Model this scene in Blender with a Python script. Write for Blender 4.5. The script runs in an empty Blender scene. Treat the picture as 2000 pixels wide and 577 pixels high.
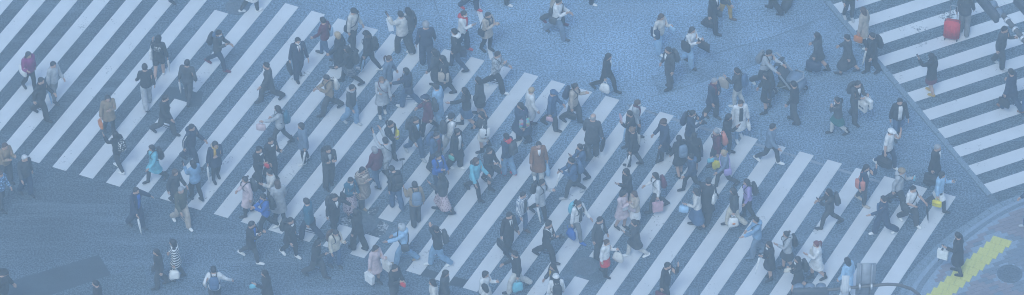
import bpy, bmesh, math, random
import numpy as np
from mathutils import Matrix, Vector
R = math.radians
random.seed(7)
rng = np.random.default_rng(7)
sc = bpy.context.scene
COL = sc.collection

# ---------------------------------------------------------------- camera
PITCH, FPX, CAMH, CAMY = R(44.0), 10751.4, 116.046, -120.0
cam_d = bpy.data.cameras.new('camera')
cam = bpy.data.objects.new('camera', cam_d)
COL.objects.link(cam)
cam.location = (0, CAMY, CAMH)
cam.rotation_euler = (R(90) - PITCH, 0, 0)
cam_d.sensor_width = 36.0
cam_d.lens = FPX / 2000.0 * 36.0
cam_d.clip_start = 1.0
cam_d.clip_end = 2000.0
sc.camera = cam
sc.render.resolution_x, sc.render.resolution_y = 1024, 295

# ---------------------------------------------------------------- world, sun, exposure
SUN_EL, SUN_AZ = R(55), R(200)
w = bpy.data.worlds.new('World'); sc.world = w; w.use_nodes = True
nt = w.node_tree
bg = nt.nodes['Background']
sky = nt.nodes.new('ShaderNodeTexSky')
sky.sky_type = 'NISHITA'; sky.sun_disc = False
sky.sun_elevation = SUN_EL; sky.sun_rotation = SUN_AZ
sky.air_density = 1.0; sky.dust_density = 1.0; sky.ozone_density = 1.0
nt.links.new(sky.outputs[0], bg.inputs[0]); bg.inputs[1].default_value = 0.15
sun_d = bpy.data.lights.new('sun', 'SUN'); sun_d.energy = 1.0; sun_d.angle = R(14)
sun_d.color = (0.77, 0.95, 1.0)
sun = bpy.data.objects.new('sun', sun_d); COL.objects.link(sun)
sd = Vector((math.sin(SUN_AZ) * math.cos(SUN_EL), math.cos(SUN_AZ) * math.cos(SUN_EL), math.sin(SUN_EL)))
sun.rotation_euler = sd.to_track_quat('Z', 'Y').to_euler()
sun.location = (0, 0, 60)
vs = sc.view_settings
vs.view_transform = 'Standard'; vs.look = 'None'; vs.gamma = 1.0; vs.use_curve_mapping = False
EXPO = 0.66
HAZE = 0.00235
vs.exposure = EXPO
sc.render.engine = 'CYCLES'
sc.cycles.use_denoising = True
sc.cycles.max_bounces = 6
sc.cycles.volume_bounces = 2
sc.cycles.use_adaptive_sampling = False
sc.cycles.filter_width = 1.0

def gp(u, v, z=0.0):
    """the point at height z that a place in the photograph stands for"""
    c, s = math.cos(PITCH), math.sin(PITCH)
    a = (u - 1000.0) / FPX; b = -(v - 288.5) / FPX
    d = (a, c + b * s, -s + b * c)
    t = (z - CAMH) / d[2]
    return Vector((d[0] * t, CAMY + d[1] * t, z))

# ---------------------------------------------------------------- materials
MATS = {}
def nodes(m):
    m.use_nodes = True
    n = m.node_tree.nodes; return n, m.node_tree.links, n['Principled BSDF']
def mixc(n, l, fac, a, b, mode='MIX'):
    x = n.new('ShaderNodeMix'); x.data_type = 'RGBA'; x.blend_type = mode
    for sock, val in ((x.inputs[0], fac), (x.inputs[6], a), (x.inputs[7], b)):
        if hasattr(val, 'is_output'): l.new(val, sock)
        elif isinstance(val, (int, float)): sock.default_value = val
        else: sock.default_value = (*val[:3], 1)
    return x.outputs[2]
def noise(n, l, scale, detail=3, rough=.55, vec=None, dim=None):
    x = n.new('ShaderNodeTexNoise'); x.inputs['Scale'].default_value = scale
    x.inputs['Detail'].default_value = detail; x.inputs['Roughness'].default_value = rough
    if vec is not None: l.new(vec, x.inputs['Vector'])
    return x.outputs['Fac']
def ramp(n, l, fac, p0, p1, c0=(0, 0, 0), c1=(1, 1, 1)):
    x = n.new('ShaderNodeValToRGB'); l.new(fac, x.inputs[0])
    e = x.color_ramp.elements; e[0].position = p0; e[1].position = p1
    e[0].color = (*c0, 1); e[1].color = (*c1, 1)
    return x.outputs[0]
def bump(n, l, h, strength, dist, bs):
    x = n.new('ShaderNodeBump'); x.inputs['Strength'].default_value = strength
    x.inputs['Distance'].default_value = dist
    l.new(h, x.inputs['Height']); l.new(x.outputs[0], bs.inputs['Normal'])
def geo(n): return n.new('ShaderNodeNewGeometry').outputs['Position']

def asphalt(name, dark, light, grain=9.0, contrast=(.38, .66), big=.5, rough=.7, worn=None, dark_zone=None, streak=.30):
    m = bpy.data.materials.new(name); n, l, b = nodes(m)
    pos = geo(n)
    g = noise(n, l, grain, 3, .7, pos)
    s = ramp(n, l, g, *contrast)
    s2 = ramp(n, l, noise(n, l, grain * 2.3, 2, .6, pos), .52, .70)
    def stones(d, li):
        return mixc(n, l, s2, mixc(n, l, s, d, li), [c * 1.35 for c in li])
    base = stones(dark, light)
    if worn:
        # smooth oval of paler, bluer stones: sky sheen put into the base colour
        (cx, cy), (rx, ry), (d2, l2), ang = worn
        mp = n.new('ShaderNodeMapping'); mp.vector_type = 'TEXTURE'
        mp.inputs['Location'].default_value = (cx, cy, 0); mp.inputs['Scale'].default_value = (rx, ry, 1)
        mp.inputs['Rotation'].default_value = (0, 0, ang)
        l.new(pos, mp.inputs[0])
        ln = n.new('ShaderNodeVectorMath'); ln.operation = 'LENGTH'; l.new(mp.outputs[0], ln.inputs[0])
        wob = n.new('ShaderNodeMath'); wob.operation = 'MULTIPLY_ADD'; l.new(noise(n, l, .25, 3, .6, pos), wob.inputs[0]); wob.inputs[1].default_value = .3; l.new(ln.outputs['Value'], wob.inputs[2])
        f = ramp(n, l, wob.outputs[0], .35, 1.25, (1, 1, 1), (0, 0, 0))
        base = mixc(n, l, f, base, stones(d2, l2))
    if dark_zone:
        # smooth oval zone of darker stones
        (cx, cy), (rx, ry), (d2, l2), ang = dark_zone
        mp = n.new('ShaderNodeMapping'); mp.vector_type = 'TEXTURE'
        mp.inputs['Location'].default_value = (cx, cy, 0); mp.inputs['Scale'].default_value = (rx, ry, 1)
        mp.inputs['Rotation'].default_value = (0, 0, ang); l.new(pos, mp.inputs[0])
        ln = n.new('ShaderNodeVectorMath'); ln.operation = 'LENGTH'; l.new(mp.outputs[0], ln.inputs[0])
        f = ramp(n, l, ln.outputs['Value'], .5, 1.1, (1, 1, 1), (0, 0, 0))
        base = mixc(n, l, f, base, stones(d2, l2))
    # oily and dusty areas, long tyre streaks
    bn = noise(n, l, big, 4, .62, pos)
    base = mixc(n, l, ramp(n, l, bn, .38, .68), base, mixc(n, l, .38, base, (0.016, 0.022, 0.029)))
    mp2 = n.new('ShaderNodeMapping'); mp2.inputs['Rotation'].default_value = (0, 0, R(-24)); mp2.inputs['Scale'].default_value = (.25, 2.2, 1); l.new(pos, mp2.inputs[0])
    base = mixc(n, l, ramp(n, l, noise(n, l, 1.0, 4, .6, mp2.outputs[0]), .5, .75), base, mixc(n, l, streak, base, (.30, .38, .46)))
    l.new(base, b.inputs['Base Color'])
    b.inputs['Roughness'].default_value = rough
    bump(n, l, g, .6, .012, b)
    return m

def paint(name, col, wear=(.70, .80), road=(.06, .075, .1)):
    m = bpy.data.materials.new(name); n, l, b = nodes(m)
    pos = geo(n)
    a = noise(n, l, 1.3, 4, .65, pos); c = noise(n, l, 14, 3, .7, pos)
    mm = n.new('ShaderNodeMath'); mm.operation = 'MULTIPLY_ADD'; l.new(c, mm.inputs[0]); mm.inputs[1].default_value = .55; 
    m2 = n.new('ShaderNodeMath'); m2.operation = 'MULTIPLY'; l.new(a, m2.inputs[0]); m2.inputs[1].default_value = .55
    l.new(m2.outputs[0], mm.inputs[2])
    k = ramp(n, l, mm.outputs[0], *wear)
    d = mixc(n, l, ramp(n, l, noise(n, l, .9, 4, .6, pos), .35, .75), col, [x * .86 for x in col])
    l.new(mixc(n, l, k, d, road), b.inputs['Base Color'])
    b.inputs['Roughness'].default_value = .6
    bump(n, l, noise(n, l, 40, 2, .6, pos), .25, .004, b)
    return m

def plain(name, col, rough=.6, var=.25, scale=6.0, metal=0.0, bmp=0.15):
    k = ('p', name)
    if k in MATS: return MATS[k]
    m = bpy.data.materials.new(name); n, l, b = nodes(m)
    tc = n.new('ShaderNodeTexCoord').outputs['Object']
    f = noise(n, l, scale, 4, .6, tc)
    l.new(mixc(n, l, ramp(n, l, f, .3, .7), [c * (1 - var) for c in col], [min(c * (1 + var), .9) for c in col]), b.inputs['Base Color'])
    b.inputs['Roughness'].default_value = rough; b.inputs['Metallic'].default_value = metal
    if bmp: bump(n, l, noise(n, l, scale * 4, 3, .6, tc), bmp, .01, b)
    MATS[k] = m
    return m

C = dict(black=(.030, .031, .034), charcoal=(.062, .066, .072), navy=(.030, .044, .080), white=(.74, .74, .72), offwhite=(.60, .58, .54),
    lightgrey=(.42, .44, .46), grey=(.20, .21, .22), beige=(.46, .39, .32), tan=(.30, .22, .14), brown=(.10, .055, .035), camel=(.27, .13, .065),
    maroon=(.13, .025, .045), red=(.58, .030, .035), pink=(.58, .36, .40), salmon=(.58, .20, .14), magenta=(.26, .030, .15), blue=(.025, .115, .42),
    lightblue=(.32, .50, .68), cyan=(.15, .46, .56), denim=(.065, .12, .22), paledenim=(.20, .34, .50), darkdenim=(.035, .055, .10), yellow=(.80, .66, .03),
    mustard=(.50, .30, .04), green=(.015, .13, .12), olive=(.085, .085, .055), lavender=(.36, .29, .55), teal=(.03, .13, .20), orange=(.62, .20, .03),
    bluegrey=(.16, .22, .30), palepink=(.60, .47, .48), cream=(.58, .53, .44), mint=(.12, .45, .38), silver=(.5, .5, .52), skin=(.50, .315, .235))

def fabric(col):
    k = ('f', col)
    if k in MATS: return MATS[k]
    m = bpy.data.materials.new('cloth_' + col); n, l, b = nodes(m)
    c = C[col]; tc = n.new('ShaderNodeTexCoord').outputs['Object']
    f = noise(n, l, 7, 4, .6, tc)
    l.new(mixc(n, l, ramp(n, l, f, .3, .7), [x * .72 for x in c], [min(x * 1.2, .85) for x in c]), b.inputs['Base Color'])
    b.inputs['Roughness'].default_value = .85
    bump(n, l, noise(n, l, 16, 3, .55, tc), .9, .03, b)
    MATS[k] = m
    return m
def pattern(kind):
    k = ('pat', kind)
    if k in MATS: return MATS[k]
    m = bpy.data.materials.new('cloth_' + kind); n, l, b = nodes(m)
    tc = n.new('ShaderNodeTexCoord').outputs['Object']
    def wave(d, s):
        x = n.new('ShaderNodeTexWave'); x.bands_direction = d; x.inputs['Scale'].default_value = s
        x.inputs['Distortion'].default_value = .15; l.new(tc, x.inputs[0]); return ramp(n, l, x.outputs['Fac'], .45, .55)
    if kind == 'striped': o = mixc(n, l, wave('Z', 3.4), C['black'], C['white'])
    elif kind == 'plaid':
        o = mixc(n, l, mixc(n, l, .5, wave('Z', 4), wave('X', 5)), C['grey'], C['navy'])
    elif kind == 'checked':
        o = mixc(n, l, mixc(n, l, .5, wave('Z', 7), wave('X', 7)), C['white'], C['denim'])
    elif kind == 'camouflage':
        o = mixc(n, l, ramp(n, l, noise(n, l, 14, 2, .5, tc), .48, .54), C['lightgrey'], C['grey'])
    elif kind == 'floral':
        o = mixc(n, l, ramp(n, l, noise(n, l, 26, 2, .5, tc), .55, .6), C['palepink'], C['maroon'])
    elif kind == 'blackfloral':
        o = mixc(n, l, ramp(n, l, noise(n, l, 22, 2, .5, tc), .54, .58), C['black'], C['white'])
    elif kind == 'bluefloral':
        o = mixc(n, l, ramp(n, l, noise(n, l, 22, 2, .5, tc), .5, .58), C['denim'], C['lightblue'])
    elif kind == 'fairisle':
        o = mixc(n, l, wave('Z', 8), C['brown'], C['beige'])
    elif kind == 'lettering':
        o = mixc(n, l, ramp(n, l, noise(n, l, 38, 2, .5, tc), .55, .58), C['black'], C['white'])
    elif kind == 'multicolour':
        v = n.new('ShaderNodeTexVoronoi'); v.inputs['Scale'].default_value = 14; l.new(tc, v.inputs['Vector'])
        o = mixc(n, l, .55, v.outputs['Color'], C['grey'])
    l.new(o, b.inputs['Base Color']); b.inputs['Roughness'].default_value = .85
    MATS[k] = m
    return m
def cloth(c): return fabric(c) if c in C else pattern(c)

# ---------------------------------------------------------------- mesh helpers
def link(name, me, mat=None, parent=None, kind=None, label=None, cat=None, group=None, M=None):
    o = bpy.data.objects.new(name, me); COL.objects.link(o)
    if mat is not None and me is not None and len(me.materials) == 0: me.materials.append(mat)
    if parent is not None: o.parent = parent
    if M is not None: o.matrix_local = M
    if kind: o['kind'] = kind
    if label: o['label'] = label
    if cat: o['category'] = cat
    if group: o['group'] = group
    return o
def mesh_py(name, v, f, smooth=False):
    me = bpy.data.meshes.new(name); me.from_pydata([tuple(p) for p in v], [], f); me.validate()
    if smooth: me.shade_smooth()
    return me
def slab(name, poly, z0, z1, bev=0.0):
    """a flat plate with sides from an xy outline"""
    bm = bmesh.new()
    vs_ = [bm.verts.new((p[0], p[1], z1)) for p in poly]
    f = bm.faces.new(vs_)
    if f.normal.z < 0: f.normal_flip()
    bm.normal_update()
    if f.normal.z < 0: f.normal_flip()
    r = bmesh.ops.extrude_face_region(bm, geom=[f])
    ev = [g for g in r['geom'] if isinstance(g, bmesh.types.BMVert)]
    for g in ev: g.co.z = z0
    bmesh.ops.recalc_face_normals(bm, faces=bm.faces)
    if bev:
        ed = [e for e in bm.edges if all(abs(v.co.z - z1) < 1e-6 for v in e.verts)]
        bmesh.ops.bevel(bm, geom=ed, offset=bev, segments=1, affect='EDGES')
    me = bpy.data.meshes.new(name); bm.to_mesh(me); bm.free(); return me
def sheet(name, poly, z):
    return mesh_py(name, [(p[0], p[1], z) for p in poly], [list(range(len(poly)))])
class MB:
    """collects shapes into one mesh"""
    def __init__(s): s.v = []; s.f = []
    def add(s, v, f):
        k = len(s.v); s.v += [tuple(p) for p in v]; s.f += [[i + k for i in q] for q in f]; return s
    def loft(s, pts, rx, ry=None, seg=8, up=(0, 1, 0), caps=True, sup=2.0):
        pts = [Vector(p) for p in pts]; n = len(pts); k = len(s.v)
        rx = list(rx) if hasattr(rx, '__len__') else [rx] * n
        ry = rx if ry is None else (list(ry) if hasattr(ry, '__len__') else [ry] * n)
        up = Vector(up)
        for i, p in enumerate(pts):
            t = (pts[min(i + 1, n - 1)] - pts[max(i - 1, 0)]).normalized()
            v = up - t * up.dot(t)
            if v.length < 1e-4: v = Vector((1, 0, 0)) - t * t.x
            v.normalize(); u = t.cross(v)
            for j in range(seg):
                a = 2 * math.pi * j / seg
                ca, sa = math.cos(a), math.sin(a)
                if sup != 2.0:
                    ca = math.copysign(abs(ca) ** (2 / sup), ca); sa = math.copysign(abs(sa) ** (2 / sup), sa)
                s.v.append(tuple(p + u * (rx[i] * ca) + v * (ry[i] * sa)))
        for i in range(n - 1):
            for j in range(seg):
                a = k + i * seg + j; b = k + i * seg + (j + 1) % seg
                s.f.append([a, b, b + seg, a + seg])
        if caps:
            s.f.append([k + j for j in range(seg)][::-1]); s.f.append([k + (n - 1) * seg + j for j in range(seg)])
        return s
    def box(s, c, d, rz=0.0):
        v = []; cz, sz = math.cos(rz), math.sin(rz)
        for x in (-.5, .5):
            for y in (-.5, .5):
                for z in (-.5, .5):
                    X, Y = x * d[0], y * d[1]
                    v.append((c[0] + X * cz - Y * sz, c[1] + X * sz + Y * cz, c[2] + z * d[2]))
        return s.add(v, [[0, 1, 3, 2], [4, 6, 7, 5], [0, 4, 5, 1], [2, 3, 7, 6], [0, 2, 6, 4], [1, 5, 7, 3]])
    def ball(s, c, r, seg=10, rings=6):
        k = len(s.v)
        r = r if hasattr(r, '__len__') else (r, r, r)
        pts = [(c[0], c[1], c[2] - r[2])]
        for i in range(1, rings):
            p = -math.pi / 2 + math.pi * i / rings
            for j in range(seg):
                a = 2 * math.pi * j / seg
                pts.append((c[0] + r[0] * math.cos(p) * math.cos(a), c[1] + r[1] * math.cos(p) * math.sin(a), c[2] + r[2] * math.sin(p)))
        pts.append((c[0], c[1], c[2] + r[2]))
        f = [[0, 1 + (j + 1) % seg, 1 + j] for j in range(seg)]
        for i in range(rings - 2):
            for j in range(seg):
                a = 1 + i * seg + j; b = 1 + i * seg + (j + 1) % seg
                f.append([a, b, b + seg, a + seg])
        t = len(pts) - 1; o = 1 + (rings - 2) * seg
        f += [[o + j, o + (j + 1) % seg, t] for j in range(seg)]
        return s.add(pts, f)
    def mesh(s, name, smooth=True, bev=0.0):
        me = mesh_py(name, s.v, s.f)
        bm = bmesh.new(); bm.from_mesh(me)
        bmesh.ops.recalc_face_normals(bm, faces=bm.faces)
        if bev: bmesh.ops.bevel(bm, geom=list(bm.edges), offset=bev, segments=2, affect='EDGES', clamp_overlap=True)
        bm.to_mesh(me); bm.free()
        if smooth:
            me.shade_smooth()
        return me

# ================================================================ the setting
WIDE = 150.0
m_asph = asphalt('asphalt_main', (.026, .039, .054), (.185, .262, .345), 18, (.43, .60), .35, .65, worn=((2.8, 5.4), (18, 9.5), ((.085, .135, .205), (.34, .50, .68)), R(-17)),  # the worn oval is sky sheen painted into the colour
                 dark_zone=((-17, 1.5), (9.5, 11), ((.013, .020, .027), (.125, .165, .20)), R(-10)))
m_asph2 = asphalt('asphalt_new', (.022, .034, .045), (.165, .228, .28), 18, (.43, .61), .6, .75)
m_patch = asphalt('asphalt_smooth', (.036, .052, .068), (.056, .078, .098), 24, (.3, .7), 1.2, .7, streak=.05)
m_patch2 = asphalt('asphalt_trench', (.065, .10, .145), (.25, .37, .51), 19, (.42, .60), .8, .7)
m_apron = asphalt('asphalt_apron', (.050, .074, .10), (.14, .195, .25), 24, (.4, .62), 1.2, .7)
m_white = paint('road_paint', (.67, .68, .69), (.66, .76))
m_worn = paint('road_paint_flaking', (.70, .71, .71), (.59, .66))
m_faded = paint('road_paint_faded', (.28, .32, .37), (.58, .66))

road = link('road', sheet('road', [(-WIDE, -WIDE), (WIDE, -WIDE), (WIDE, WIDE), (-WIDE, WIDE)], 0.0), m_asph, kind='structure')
road['label'] = 'grey asphalt roadway of the intersection with zebra crossings'

# second roadway right of the gutter strip: darker, newer surface
B0, B1 = gp(1619, 0), gp(1941, 385)          # line along which the second crossing's stripes begin
bd = (B1 - B0).normalized(); bn = Vector((-bd.y, bd.x, 0))     # bn points up-right
BS = gp(1712.1, 112.6); BE = gp(1950.8, 35.4)
sdir = (BE - BS).normalized()
far = B0 - bd * 60
near = gp(1952, 396)
poly = [near, far, far + Vector((120, 0, 0)), near + Vector((120, 8, 0))]
link('newer_asphalt', sheet('newer_asphalt', poly, .004), m_asph2, road)

def pxpoly(pts): return [gp(*p) for p in pts]
def patch(name, pts, z, m): return link(name, sheet(name, pxpoly(pts), z), m, road)
patch('asphalt_patch', [(193, 498), (217, 537), (60, 590), (-60, 625), (-60, 574)], .004, m_patch)
patch('asphalt_patch', [(318, 171), (366, 171), (397, 180), (392, 208), (362, 210), (322, 200)], .004, m_patch)
patch('asphalt_patch', [(282, 516), (296, 580), (120, 650), (90, 575)], .0035, m_asph2)
patch('asphalt_patch', [(1395, 106), (1520, 69), (1612, 34), (1634, 66), (1500, 118), (1290, 188), (1272, 150)], .004, m_patch2)
patch('asphalt_patch', [(828, 524), (872, 537), (860, 548), (818, 538)], .004, m_patch)
patch('asphalt_patch', [(886, 540), (916, 548), (905, 562), (872, 556)], .004, m_patch)
patch('asphalt_patch', [(736, 178), (760, 186), (752, 198), (728, 190)], .004, m_patch)
# joints between the paving courses
m_seam = plain('bitumen_joint', (.10, .145, .20), .6, .3, 3)
def seam(pts, wd=.035):
    P_ = [gp(*p) for p in pts]; v = []; f = []
    for i, p in enumerate(P_):
        t = (P_[min(i + 1, len(P_) - 1)] - P_[max(i - 1, 0)]).normalized(); nn = Vector((-t.y, t.x, 0)) * wd / 2 * (1 + .5 * math.sin(i * 2.3))
        v += [tuple(p - nn + Vector((0, 0, .0052))), tuple(p + nn + Vector((0, 0, .0052)))]
    for i in range(len(P_) - 1): f.append([2 * i, 2 * i + 1, 2 * i + 3, 2 * i + 2])
    link('joint', mesh_py('joint', v, f), m_seam, road)
seam([(1395, 106), (1440, 92), (1485, 80), (1520, 69), (1570, 50), (1612, 33)]); seam([(1270, 190), (1330, 172), (1400, 152), (1460, 132), (1520, 112)], .025)
seam([(840, -20), (850, 8), (858, 30), (866, 52)], .03); seam([(225, 534), (250, 526), (282, 516), (288, 545), (296, 580)])
seam([(560, 562), (610, 540), (660, 520), (720, 503)], .05)
# round worked ground about the covers
def disc(c, r, z, k=28, sq=1.0): return [(c[0] + r * math.cos(a * 2 * math.pi / k), c[1] + r * sq * math.sin(a * 2 * math.pi / k)) for a in range(k)]
MH = [(1142, 521), (712, 437), (464, 13)]
link('cover_apron', sheet('cover_apron', disc(gp(1143, 524), .74, 0), .006), m_apron, road)
link('cover_apron', sheet('cover_apron', disc(gp(716, 440), .78, 0), .006), m_apron, road)

# paved strip of the crossing: the stripes, each one its own piece
Uc = {0: (557.2, 6.9), 3: (712, 51.3), 7: (919.8, 111.6), 11: (1130, 172.6), 14: (1288.8, 218.8), 17: (1452.8, 264.5), 20: (1616.8, 312.4), 22: (1727.5, 344.5)}
Lc = {-3: (102.3, 326.6), 0: (259.6, 372.6), 3: (417.7, 418.4), 8: (683.7, 496.6), 12: (903.8, 562.4)}
def along(tab, i):
    ks = sorted(tab)
    if i <= ks[0]: a, b = ks[0], ks[1]
    elif i >= ks[-1]: a, b = ks[-2], ks[-1]
    else:
        a = max(k for k in ks if k <= i); b = min(k for k in ks if k > i) if i < ks[-1] else ks[-1]
    pa, pb = gp(*tab[a]), gp(*tab[b]); t = (i - a) / (b - a)
    return pa + (pb - pa) * t
ROW = (along(Uc, 22) - along(Uc, 0)).normalized()
SW = .458
def stripe_poly(i, t0, t1):
    a, b = along(Lc, i), along(Uc, i)
    p, q = a + (b - a) * t0, a + (b - a) * t1
    return [p, p + ROW * SW, q + ROW * SW, q]
def t_at(i, v):
    a, b = along(Lc, i), along(Uc, i)
    best = min(range(0, 401), key=lambda k: abs(to_px(a + (b - a) * (k / 400))[1] - v))
    return best / 400
def to_px(p):
    c, s = math.cos(PITCH), math.sin(PITCH)
    x, y, z = p[0], p[1] - CAMY, p[2] - CAMH
    d = y * c - z * s; u = y * s + z * c
    return 1000 + FPX * x / d, 288.5 - FPX * u / d
cuts = {-2: [(19.5, -40)], -1: [(193, 173)], 15: [(540, 501.5)], 8: [(457, 426)], 7: [(439, 402.5)]}
for i in range(-17, 25):
    segs = [(0.0, 1.0)]
    for lo, hi in cuts.get(i, []):
        a, b = t_at(i, lo), t_at(i, hi)
        if i == -2: b = 1.2
        segs = [(0.0, a)] + ([(b, 1.0)] if b < 1 else [])
    for a, b in segs:
        me = slab('stripe', stripe_poly(i, a, b), .003, .010)
        link('stripe', me, m_white, road)
# faded older line beside the ends of the stripes
a, b = gp(1225, 206), gp(1745, 364); nrm = Vector((-ROW.y, ROW.x, 0)) * .05
link('faded_line', sheet('faded_line', [a - nrm, b - nrm, b + nrm, a + nrm], .0065), m_faded, road)
# second crossing
j = 0
for k in range(-9, 13):
    st = gp(1712.1, 112.6) + bd * (.9045 / abs(bd.cross(sdir).z)) * (k - 3)
    wv = bd * (.46 / abs(bd.cross(sdir).z))
    en = st + sdir * 14
    link('stripe', slab('stripe', [st, en, en + wv, st + wv], .006, .012), m_worn if k in (2,) else m_white, road)
# lane line and its dash
link('lane_line', slab('lane_line', pxpoly([(916, -36), (926, -36), (965.6, 118), (957, 117)]), .003, .009), m_white, road)
link('lane_line', slab('lane_line', pxpoly([(753.5, 36.4), (765.6, 34.7), (769.5, 60.7), (759.7, 62.4)]), .003, .009), m_white, road)
# white spill stains by the cover
m_stain = paint('spilt_lime', (.5, .53, .55), (.46, .56), (.05, .065, .085))
for pts in ([(722, 408), (742, 404), (738, 416), (728, 424), (718, 418)], [(708, 455), (735, 446), (742, 430), (760, 440), (752, 458), (730, 466)], [(666, 428), (686, 420), (690, 436), (676, 446), (668, 440)]):
    patch('stain', pts, .0085, m_stain)

# manhole covers: ring, disc and raised blocks
m_iron = plain('cast_iron', (.15, .18, .215), .55, .25, 9, .3)
m_iron2 = plain('cast_iron_dark', (.13, .165, .205), .6, .25, 9, .3)
def manhole(c, r, label, m, rows=6, z=.008):
    mb = MB(); k = 32
    ring = [(r * math.cos(a * 2 * math.pi / k), r * math.sin(a * 2 * math.pi / k)) for a in range(k)]
    o = link('manhole_cover', slab('manhole_cover', [(x * .94, y * .94) for x, y in ring], 0, z + .006), m, label=label, cat='manhole cover', group='manhole covers')
    o.location = (c[0], c[1], 0)
    v = []; f = []
    for q, (x, y) in enumerate(ring):
        v += [(x * .95, y * .95, 0), (x * .95, y * .95, z + .009), (x * 1.05, y * 1.05, z + .009), (x * 1.05, y * 1.05, 0)]
    for q in range(k):
        a, b2 = 4 * q, 4 * ((q + 1) % k)
        for e in range(3): f.append([a + e, b2 + e, b2 + e + 1, a + e + 1])
    link('frame_ring', mesh_py('frame_ring', v, f), m_iron2, o)
    st = MB(); d = 2 * r * .8 / rows
    for ix in range(rows):
        for iy in range(rows):
            x = (ix - rows / 2 + .5) * d; y = (iy - rows / 2 + .5) * d
            if math.hypot(x, y) < r * .8: st.box((x, y, z + .010), (d * .62, d * .62, .012))
    so = link('relief', st.mesh('relief', False), m_iron2, o); so.rotation_euler.z = R(18)
    return o
manhole(gp(1142, 521), .37, 'round grey manhole cover set in a smooth patch between lower stripes', m_iron, 9)
manhole(gp(711, 437), .37, 'dull manhole cover with white spill stains beside broken stripes', m_iron, 8)
manhole(gp(464, 13), .37, 'gridded manhole cover at the top left between stripe ends', m_iron, 7)

# gutter strip of concrete blocks along the second roadway
m_conc = plain('kerb_concrete', (.185, .245, .305), .85, .5, 30)
GW = .165
gut = link('gutter', sheet('gutter', [B0 - bd * 3 - bn * .02, B1 + bd * .4 - bn * .02, B1 + bd * .4 - bn * (GW + .02), B0 - bd * 3 - bn * (GW + .02)], .0045), m_iron2, kind='structure')
gut['label'] = 'strip of speckled concrete gutter blocks along the crossing'
L = (B1 - B0).length + 3.2; nb = int(L / .61)
q0 = B0 - bd * 3
bm_me = None
for k in range(nb):
    p = q0 + bd * (.61 * k)
    poly = [(0, 0), (.585, 0), (.585, -GW), (0, -GW)]
    if bm_me is None: bm_me = slab('gutter_block', poly, 0, .028, .008)
    o = link('gutter_block', bm_me, m_conc, gut)
    o.matrix_local = Matrix.Translation((p.x, p.y, rng.uniform(0, .008))) @ Matrix.Rotation(math.atan2(bd.y, bd.x) + rng.normal(0, .006), 4, 'Z')

# corner pavement with kerb
inner = [(1735, 640), (1763, 557), (1811, 499), (1852, 462), (1896, 433), (1934, 407), (1965, 392), (2003, 379), (2060, 362), (2140, 345)]
outer = [(1772, 640), (1797.5, 574), (1835, 523), (1886, 475.5), (1930.6, 441.4), (1965, 421), (2000, 404), (2060, 382), (2140, 365)]
def smooth_path(pts, n):
    P_ = [gp(*p) for p in pts]; d = [0]
    for a, b in zip(P_, P_[1:]): d.append(d[-1] + (b - a).length)
    out = []
    for k in range(n):
        s = d[-1] * k / (n - 1); i = max(x for x in range(len(d) - 1) if d[x] <= s + 1e-9); t = (s - d[i]) / (d[i + 1] - d[i])
        p0, p1, p2, p3 = P_[max(i - 1, 0)], P_[i], P_[i + 1], P_[min(i + 2, len(P_) - 1)]
        out.append(.5 * ((2 * p1) + (p2 - p0) * t + (2 * p0 - 5 * p1 + 4 * p2 - p3) * t * t + (3 * p1 - p0 - 3 * p2 + p3) * t ** 3))
    return out
NI = 22
pi_, po_ = smooth_path(inner, NI), smooth_path(outer, NI)
PZ = .10
pav = link('pavement', slab('pavement', [p + (q - p) * .5 for p, q in zip(pi_, po_)] + [Vector((60, po_[-1].y + 3, 0)), Vector((60, -60, 0)), Vector((po_[0].x, -60, 0))], .0, PZ - .012), plain('paving_mortar', (.25, .32, .40), .9, .2, 20), kind='structure')
pav['label'] = 'corner pavement of pink and blue grey bricks'
def lerp(a, b, t): return a + (b - a) * t
for k in range(NI - 1):
    e = .012
    a0, a1 = lerp(pi_[k], pi_[k + 1], e), lerp(pi_[k], pi_[k + 1], 1 - e)
    b0, b1 = lerp(po_[k], po_[k + 1], e), lerp(po_[k], po_[k + 1], 1 - e)
    g0, g1 = lerp(a0, b0, .70), lerp(a1, b1, .70)
    link('gutter_apron', slab('gutter_apron', [a0, a1, g1, g0], .0, .045, .006), m_conc, pav)
    link('kerb_stone', slab('kerb_stone', [lerp(a0, b0, .73), lerp(a1, b1, .73), b1, b0], .0, PZ, .012), m_conc2 if False else plain('kerb_dark', (.15, .195, .25), .85, .3, 20), pav)
m_pink = [plain('paver_pink_%d' % k, c, .85, .18, 18) for k, c in enumerate(((.235, .225, .262), (.222, .215, .255), (.25, .236, .27)))]
m_blue = [plain('paver_blue_%d' % k, c, .85, .18, 18) for k, c in enumerate(((.175, .218, .275), (.165, .208, .265), (.188, .228, .285)))]
m_yel = plain('tactile_yellow', (.62, .59, .17), .7, .07, 14)
def inside(p, poly):
    c = False; n = len(poly)
    for i in range(n):
        a, b = poly[i], poly[(i + 1) % n]
        if (a[1] > p[1]) != (b[1] > p[1]) and p[0] < (b[0] - a[0]) * (p[1] - a[1]) / (b[1] - a[1] + 1e-12) + a[0]: c = not c
    return c
walk = [(p.x, p.y) for p in po_] + [(60, po_[-1].y), (60, -60), (po_[0].x, -60)]
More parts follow.
